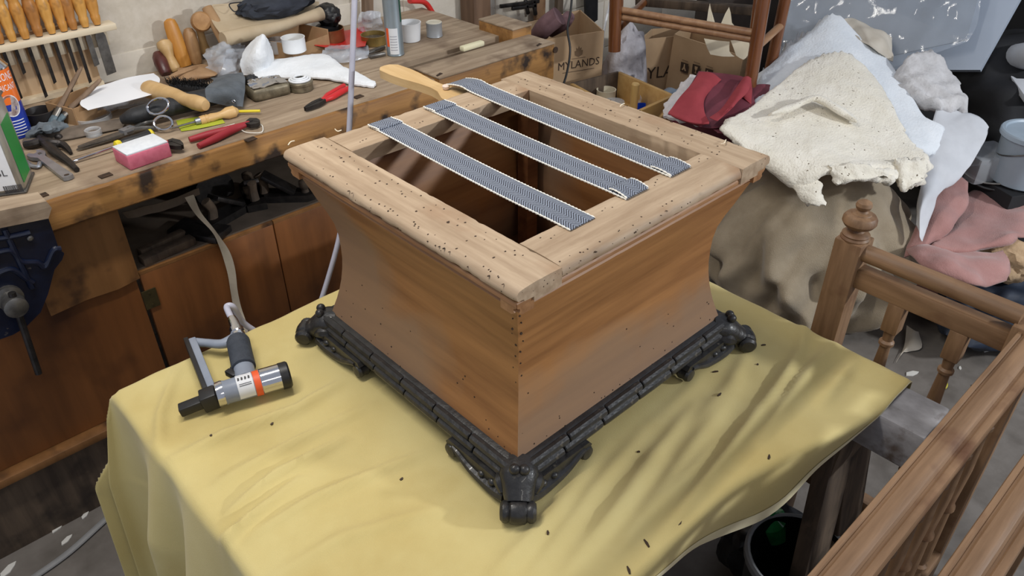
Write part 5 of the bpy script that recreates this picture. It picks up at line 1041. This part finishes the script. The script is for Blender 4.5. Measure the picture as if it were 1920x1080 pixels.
gwad = mat('grey_white_wadding', (186,184,184), (210,208,208), rough=.95, scale=18, bump=.7, weave=80); linen = mat('cream_linen', (190,180,164), (206,198,184), rough=.9, scale=10, bump=.2, weave=500)
def pd(rows): return [[ad(*q) for q in r] for r in rows]
o = obj('felt_sheet', patch(pd((((1440,182,2.74),(1500,128,2.92),(1565,98,3.00),(1610,118,2.98),(1650,170,2.90)), ((1400,208,2.62),(1470,185,2.74),(1560,165,2.82),(1630,175,2.84),(1680,220,2.80)), ((1352,238,2.50),(1440,245,2.56),(1545,230,2.66),(1630,240,2.72),(1708,268,2.72)), ((1395,285,2.47),(1455,290,2.47),(1545,285,2.52),(1640,300,2.60),(1742,296,2.66)), ((1438,312,2.46),(1475,325,2.44),(1550,315,2.46),(1640,312,2.54),(1740,330,2.62)), ((1480,345,2.46),(1505,352,2.44),(1560,322,2.45),(1640,320,2.53),(1725,352,2.60)))), nu=18, nv=16, th=.022, amp=.004, fs=9, amp2=.003, fs2=45, rag=1.1), cfelt, smooth=80); tag(o, 'torn sheet of cream cotton felt draped over the hessian sack', 'felt')
ff = [patch(pd((((1478,338,2.45),(1500,346,2.44),(1520,340,2.44)), ((1490,360,2.44),(1512,366,2.43),(1532,352,2.44)), ((1515,384,2.44),(1534,388,2.43),(1548,376,2.44)))), nu=6, nv=6, th=.02, amp=.006, fs=40, amp2=.004, fs2=110, rag=1.2), patch(pd((((1555,312,2.45),(1600,308,2.48),(1650,316,2.52),(1680,318,2.55)), ((1560,330,2.44),(1605,326,2.47),(1645,332,2.51),(1680,340,2.54)), ((1572,345,2.44),(1600,342,2.46),(1640,338,2.50),(1670,330,2.53)))), nu=8, nv=7, th=.03, amp=.012, fs=40, amp2=.005, fs2=110, rag=1), patch(pd((((1680,300,2.57),(1715,296,2.60),(1735,300,2.63)), ((1680,330,2.55),(1705,335,2.57),(1730,340,2.60)), ((1685,352,2.54),(1696,356,2.54),(1708,350,2.56)))), nu=7, nv=7, th=.03, amp=.012, fs=40, amp2=.006, fs2=110, rag=1)]
for k, (S_, lbl) in enumerate(zip(ff, ('ragged cream felt point hanging down the sack front', 'fluffy cream felt lump at the torn hem middle', 'fluffy cream felt lump at the torn hem right'))): o = obj('felt_tuft', S_, cfelt, smooth=80); tag(o, lbl, 'felt', 'torn felt ends')
o = obj('felt_fold', patch(pd((((1440,216,2.560),(1490,202,2.635),(1520,188,2.680),(1560,204,2.670),(1608,230,2.675)), ((1446,213,2.550),(1485,203,2.610),(1530,184,2.660),(1570,206,2.645),(1606,228,2.660)), ((1448,211,2.560),(1480,196,2.635),(1530,180,2.695),(1580,202,2.695),(1605,224,2.685)))), nu=8, nv=4, th=.014, amp=.003, fs=30), cfelt, smooth=80); tag(o, 'narrow raised fold lying across the cream felt', 'felt')
o = obj('wadding_sheet', patch(pd((((1415,150,3.00),(1490,85,3.12),(1560,32,3.25),(1600,60,3.22),(1660,105,3.15)), ((1418,175,2.84),(1480,130,3.00),(1565,90,3.08),(1640,130,3.05),(1700,170,3.02)), ((1410,200,2.70),(1480,175,2.86),(1570,150,2.94),(1660,190,2.94),(1740,225,2.92)), ((1420,215,2.66),(1500,210,2.76),(1590,200,2.86),(1690,240,2.84),(1770,240,2.90)), ((1440,235,2.62),(1520,235,2.72),(1620,240,2.80),(1720,285,2.76),(1765,285,2.84)))), nu=12, nv=10, th=.03, amp=.010, fs=9, amp2=.003, fs2=60, rag=.5), wfelt, smooth=80); tag(o, 'thick bluish white wadding sheet under the cream felt', 'wadding')
o = obj('wadding_sheet', patch(pd((((1700,110,3.10),(1735,98,3.14),(1760,125,3.16)), ((1680,140,3.05),(1730,140,3.06),(1790,150,3.12)), ((1700,175,2.98),(1760,180,3.02),(1800,180,3.08)), ((1745,195,2.96),(1785,205,2.98),(1812,212,3.02)))), nu=10, nv=8, th=.05, amp=.018, fs=22, amp2=.006, fs2=90, rag=.9), gwad, smooth=80); tag(o, 'fluffy grey white wadding behind the white sheet', 'wadding')
o = obj('wadding_sheet', patch(pd((((1415,160,3.02),(1450,110,3.12),(1500,65,3.22),(1540,40,3.28)), ((1410,185,2.84),(1440,145,2.98),(1490,100,3.10),(1530,70,3.18)))), nu=10, nv=8, th=.03, amp=.010, fs=18, amp2=.006, fs2=70, rag=.6, seed=4), gwad, smooth=80); tag(o, 'grey ragged wadding edge left of the white wadding', 'wadding')
o = obj('linen_cloth', patch(pd((((1565,42,3.26),(1590,34,3.30),(1615,42,3.30),(1650,58,3.30),(1672,72,3.28)), ((1575,58,3.20),(1605,62,3.20),(1625,60,3.18),(1655,68,3.20),(1675,95,3.20)), ((1600,65,3.18),(1625,82,3.12),(1640,95,3.10),(1660,108,3.12),(1674,115,3.14)))), nu=8, nv=8, th=.005, amp=.010, fs=20), linen, smooth=80); tag(o, 'folded cream linen peeping out above the white wadding', 'cloth')
thin = mat('thin_white_sheet', (196,198,202), (212,214,218), rough=.8, scale=8, bump=.15)
o = obj('white_sheet', patch(pd((((1760,195,2.98),(1790,205,3.00),(1830,215,3.02),(1852,240,3.00)), ((1745,240,2.90),(1780,245,2.90),(1815,240,2.94),(1848,260,2.94)), ((1735,290,2.80),(1765,295,2.80),(1800,300,2.84),(1825,300,2.88)), ((1728,340,2.72),(1750,345,2.72),(1775,350,2.76),(1790,342,2.80)), ((1718,385,2.68),(1728,388,2.66),(1742,385,2.69),(1755,375,2.73)), ((1716,420,2.66),(1724,440,2.64),(1734,452,2.65),(1738,430,2.68)))), nu=8, nv=7, th=.004, amp=.012, fs=12, amp2=.003, fs2=40), thin, smooth=80); tag(o, 'thin white sheet hanging down to a point right of the sack', 'sheet')
o = obj('stuffing_bale', blob(ad(1560,235,3.3)+Vector((.06,.10,-.25)), (.27,.27,.36), .1, 1.6, sub=5, seed=9), burl); o.location.z = .005; tag(o, 'second hessian bale behind the sack holding up the wadding', 'bale')
# boards in plastic
wb_ = [ad(1500,-60,3.75), ad(1945,-60,3.55), ad(1838,131,3.45), ad(1500,131,3.6)]
def slab(name, Q, th, m): 
    n_ = (Q[1]-Q[0]).cross(Q[3]-Q[0]).normalized()
    if n_.dot(CAM-Q[0]) < 0: n_ = -n_
    V = list(Q)+[q-n_*th for q in Q]; return obj(name, (V, [(0,1,2,3), (7,6,5,4), (0,4,5,1), (1,5,6,2), (2,6,7,3), (3,7,4,0)]), m, smooth=0)
o = slab('white_board', wb_, .03, mat('pale_grey_board', (168,178,192), (180,190,204), rough=.5, scale=3)); tag(o, 'large pale grey board leaning behind the felt pile', 'board')
o = slab('wrapped_slab', [ad(1462,-60,3.50), ad(1850,-60,3.42), ad(1812,74,3.36), ad(1460,150,3.42)], .02, mat('grey_wrapped_panel', (112,120,130), (132,140,150), rough=.35, scale=4)); tag(o, 'grey panel wrapped in clear plastic in front of the pale board', 'panel')
film2 = mat('glossy_clear_wrap', (205,215,228), rough=.07, alpha=.13, spec=1, bump=.6, bscale=14, scale=6)
o = obj('plastic_wrap', patch(pd((((1480,-40,3.40),(1600,-40,3.38),(1720,-40,3.36),(1845,-40,3.34)), ((1472,40,3.36),(1590,40,3.34),(1710,40,3.32),(1835,30,3.30)), ((1465,110,3.32),(1580,110,3.30),(1690,95,3.28),(1830,52,3.28)), ((1460,150,3.30),(1580,150,3.28),(1680,125,3.27),(1815,78,3.27)))), nu=14, nv=14, th=.002, amp=.012, fs=12, amp2=.004, fs2=30), film2, smooth=80); tag(o, 'glossy clear plastic wrap over the grey panel', 'wrap')
# far right corner
o = obj('cream_roll', tube([ad(1862,110,3.7), ad(1900,108,3.6), ad(1960,100,3.45)], [.045,.048,.05], seg=18), thin); tag(o, 'white cloth roll at the right picture edge', 'roll')
o = obj('shelf_plank', bar(ad(1895,120,3.6), ad(1945,190,3.4), .08, .02, .002), thin); tag(o, 'pale batten standing in the dark right corner', 'batten')
bq = ad(1912,338,3.05); bq.z = max(0, bq.z); bk = thing('plastic_bucket', 'pale blue grey bucket with lid at the right edge', 'bucket', bq); pb = mat('pale_blue_plastic', (150,164,176), (162,176,188), rough=.4)
obj('body', lathe(bq, bq+Zv, [(0,.085),(.004,.09),(.15,.098),(.155,.10)], seg=36), pb, bk); obj('lid', lathe(bq+Zv*.15, bq+Zv, [(0,.104),(.003,.107),(.016,.107),(.020,.104),(.020,.094),(.014,.090),(.013,.001)], seg=36), pb, bk); obj('handle', loop(bq+Zv*.12, .101, .101, .002, Vector((1,0,0)), Vector((0,.9,-.4))), steel, bk)
dk = mat('dark_crate', (16,16,18), (24,24,28), rough=.7); o = obj('dark_crate', sbox((bq.x+.02, bq.y+.02, bq.z/2-.002), (.22,.22,bq.z-.004), (0,0,-.5), bev=.004), dk); tag(o, 'dark crate carrying the pale bucket', 'crate')
o = obj('clear_box', sbox(ad(1835,330,3.05)+Zv*.05, (.16,.13,.09), (0,0,-.5), bev=.01), clear); tag(o, 'clear plastic food box beside the pale bucket', 'box')
for k, P in enumerate([[(1800,318),(1830,338),(1870,345),(1925,340)], [(1805,328),(1845,352),(1900,358),(1935,352)]]): o = obj('wire', tube([ad(u, v, 2.98 if k < 2 else 3.2) for u, v in P], .004, seg=6), [steel, blackpl, mat('red_wire', (92,40,44))][k]); tag(o, ['grey wire lying below the pale bucket', 'black wire lying below the pale bucket', 'dark red wire arching above the pale bucket'][k], 'wire')
pink = mat('dusty_pink_wool', (160,116,110), (178,134,128), rough=.95, scale=10, bump=.3, weave=260, sheen=.3); foam = mat('tan_foam', (176,146,112), (194,166,132), rough=.95, scale=30, bump=.6, weave=80)
for k, (rows, lbl) in enumerate([((((1765,335,2.92),(1790,330,2.95),(1812,345,2.95)), ((1740,385,2.80),(1775,380,2.82),(1815,375,2.88)), ((1712,435,2.72),(1755,430,2.72),(1800,410,2.82)), ((1695,482,2.66),(1725,470,2.66),(1760,455,2.74))), 'dusty pink cloth wedge tucked beside the white sheet'),
        ((((1800,372,3.00),(1850,352,3.06),(1925,362,3.06)), ((1785,410,2.88),(1850,395,2.94),(1935,400,2.96)), ((1765,445,2.76),(1840,440,2.80),(1935,435,2.86)), ((1745,462,2.70),(1815,468,2.72),(1900,448,2.80)), ((1740,470,2.72),(1810,475,2.74),(1880,458,2.82))), 'upper dusty pink wool cloth heaped by the pale bucket'),
        ((((1700,470,2.66),(1745,462,2.70),(1800,472,2.72),(1880,470,2.76)), ((1712,482,2.60),(1765,475,2.62),(1820,490,2.66),(1890,490,2.72)), ((1745,505,2.55),(1790,500,2.56),(1840,515,2.62),(1890,510,2.70)), ((1800,528,2.56),(1830,535,2.57),(1860,535,2.63),(1885,525,2.72))), 'lower folded dusty pink wool cloth above the spindled rail')]):
    o = obj('pink_cloth', patch(pd(rows), nu=9, nv=9, th=.016, amp=.014, fs=14, amp2=.002, fs2=60, seed=k), pink, smooth=80); tag(o, lbl, 'cloth', 'dusty pink cloths')
o = obj('foam_piece', blob(ad(1885,485,2.86), (.07,.09,.07), .2, 2.5), foam); tag(o, 'crumbling tan foam lump in the pink cloth', 'foam')
q = ad(1830,480,2.98); o = obj('cloth_heap', blob((q.x+.02, q.y+.02, q.z/2-.03), (.17,.20,q.z/2+.01), .12, 2, sub=5, seed=5), pink); o.location.z = .004; tag(o, 'bulky pink cloth heap under the folded pink cloths', 'cloth')
q = az(1830,600,.10); o = obj('navy_bag', blob((q.x+.08, q.y-.05, .11), (.24,.15,.12), .2, 2, sub=5, seed=3, rot=Euler((0,0,-.5)).to_matrix()), mat('dark_navy_bag', (22,30,44), (34,46,64), rough=.6, scale=10, bump=.4)); o.location.z = .003; tag(o, 'dark navy bag slumped on the floor behind the spindled rail', 'bag')
o = obj('paper_scrap', patch([[az(u, v, h) for u, v, h in r] for r in (((1680,680,.006),(1695,650,.01),(1700,610,.03)), ((1690,662,.006),(1710,645,.02),(1715,620,.03)), ((1700,660,.004),(1728,652,.008),(1722,622,.01)))], nu=4, nv=4, th=.003), linen); tag(o, 'scrap of cream linen on the floor by the sack', 'scrap')
yl = obj('yellow_scrap', blob(az(1768,722,.008), (.016,.014,.010), .4, 3, sub=2), mat('yellow_green_foam', (170,160,40), (184,174,56))); tag(yl, 'small yellow green crumb on the floor under the rail', 'scrap')
# under the trestle
gb = mat('grey_bucket_rim', (120,122,124), (146,148,150), rough=.6); bb = mat('black_bin_bag', (16,16,18), (28,28,30), rough=.35, bump=.5, scale=20)
q = az(1500,1045,.30); rb = thing('rubbish_bin', 'black lined bin with grey rim under the trestle', 'bin', (q.x, q.y, 0)); rc = Vector((q.x, q.y, 0))
obj('wall', lathe(rc, rc+Zv, [(0,.08),(.005,.088),(.305,.102),(.305,.097),(.03,.084),(.02,.001)], seg=30), bb, rb); obj('rim', lathe(rc+Zv*.285, rc+Zv, [(0,.103),(.003,.108),(.018,.108),(.022,.103),(.020,.098)], seg=36, cap=False), gb, rb, 'grey rim')
o = obj('green_bottle', lathe(az(1452,1000,.22), az(1440,960,.30), [(0,.02),(.004,.032),(.06,.034),(.08,.02),(.10,.014),(.12,.014)], seg=18), mat('green_glass', (30,120,60), (60,170,96), rough=.15, spec=.8)); tag(o, 'green bottle in the shadow beside the bin', 'bottle')
qq = az(1450,985,.2); o = obj('black_sack', blob((qq.x+.02, qq.y+.02, .105), (.10,.10,.105), .2, 2), bb); o.location.z = .002; tag(o, 'black rubbish sack holding up the green bottle', 'sack')

# stray shavings and straws
shav = mat('pale_shaving', (226,212,184), (236,224,200), rough=.8)
for k, (P, lbl) in enumerate([([(1162,200),(1166,196),(1171,194)], 'thin pale shaving on the stool rail facing the cartons'), ([(1352,270),(1358,268),(1361,262)], 'thin pale shaving on the stool rail near the felt'), ([(540,272),(545,266),(552,264)], 'curled pale shaving at the stool left corner'), ([(628,242),(633,246),(640,244)], 'thin dark-tipped shaving on the stool far left rail')]):
    o = obj('wood_shaving', tube([az(u, v, 1.1025+.002*(i == 1)) for i, (u, v) in enumerate(P)], .0009, seg=5), shav); tag(o, lbl, 'shaving')
q = ad(1860,200,3.75); o = obj('dark_corner_fill', blob((q.x+.05, q.y, .26), (.38,.42,.34), .22, 2, sub=5, seed=8), mat('dark_corner_fill', (14,14,16), (24,24,28), rough=.7, bump=.4, scale=12)); o.location.z = .003; tag(o, 'added black heap standing in for the darkness behind the bucket', 'shade filler')  # black heap added to darken this corner, its colour stands in for shade
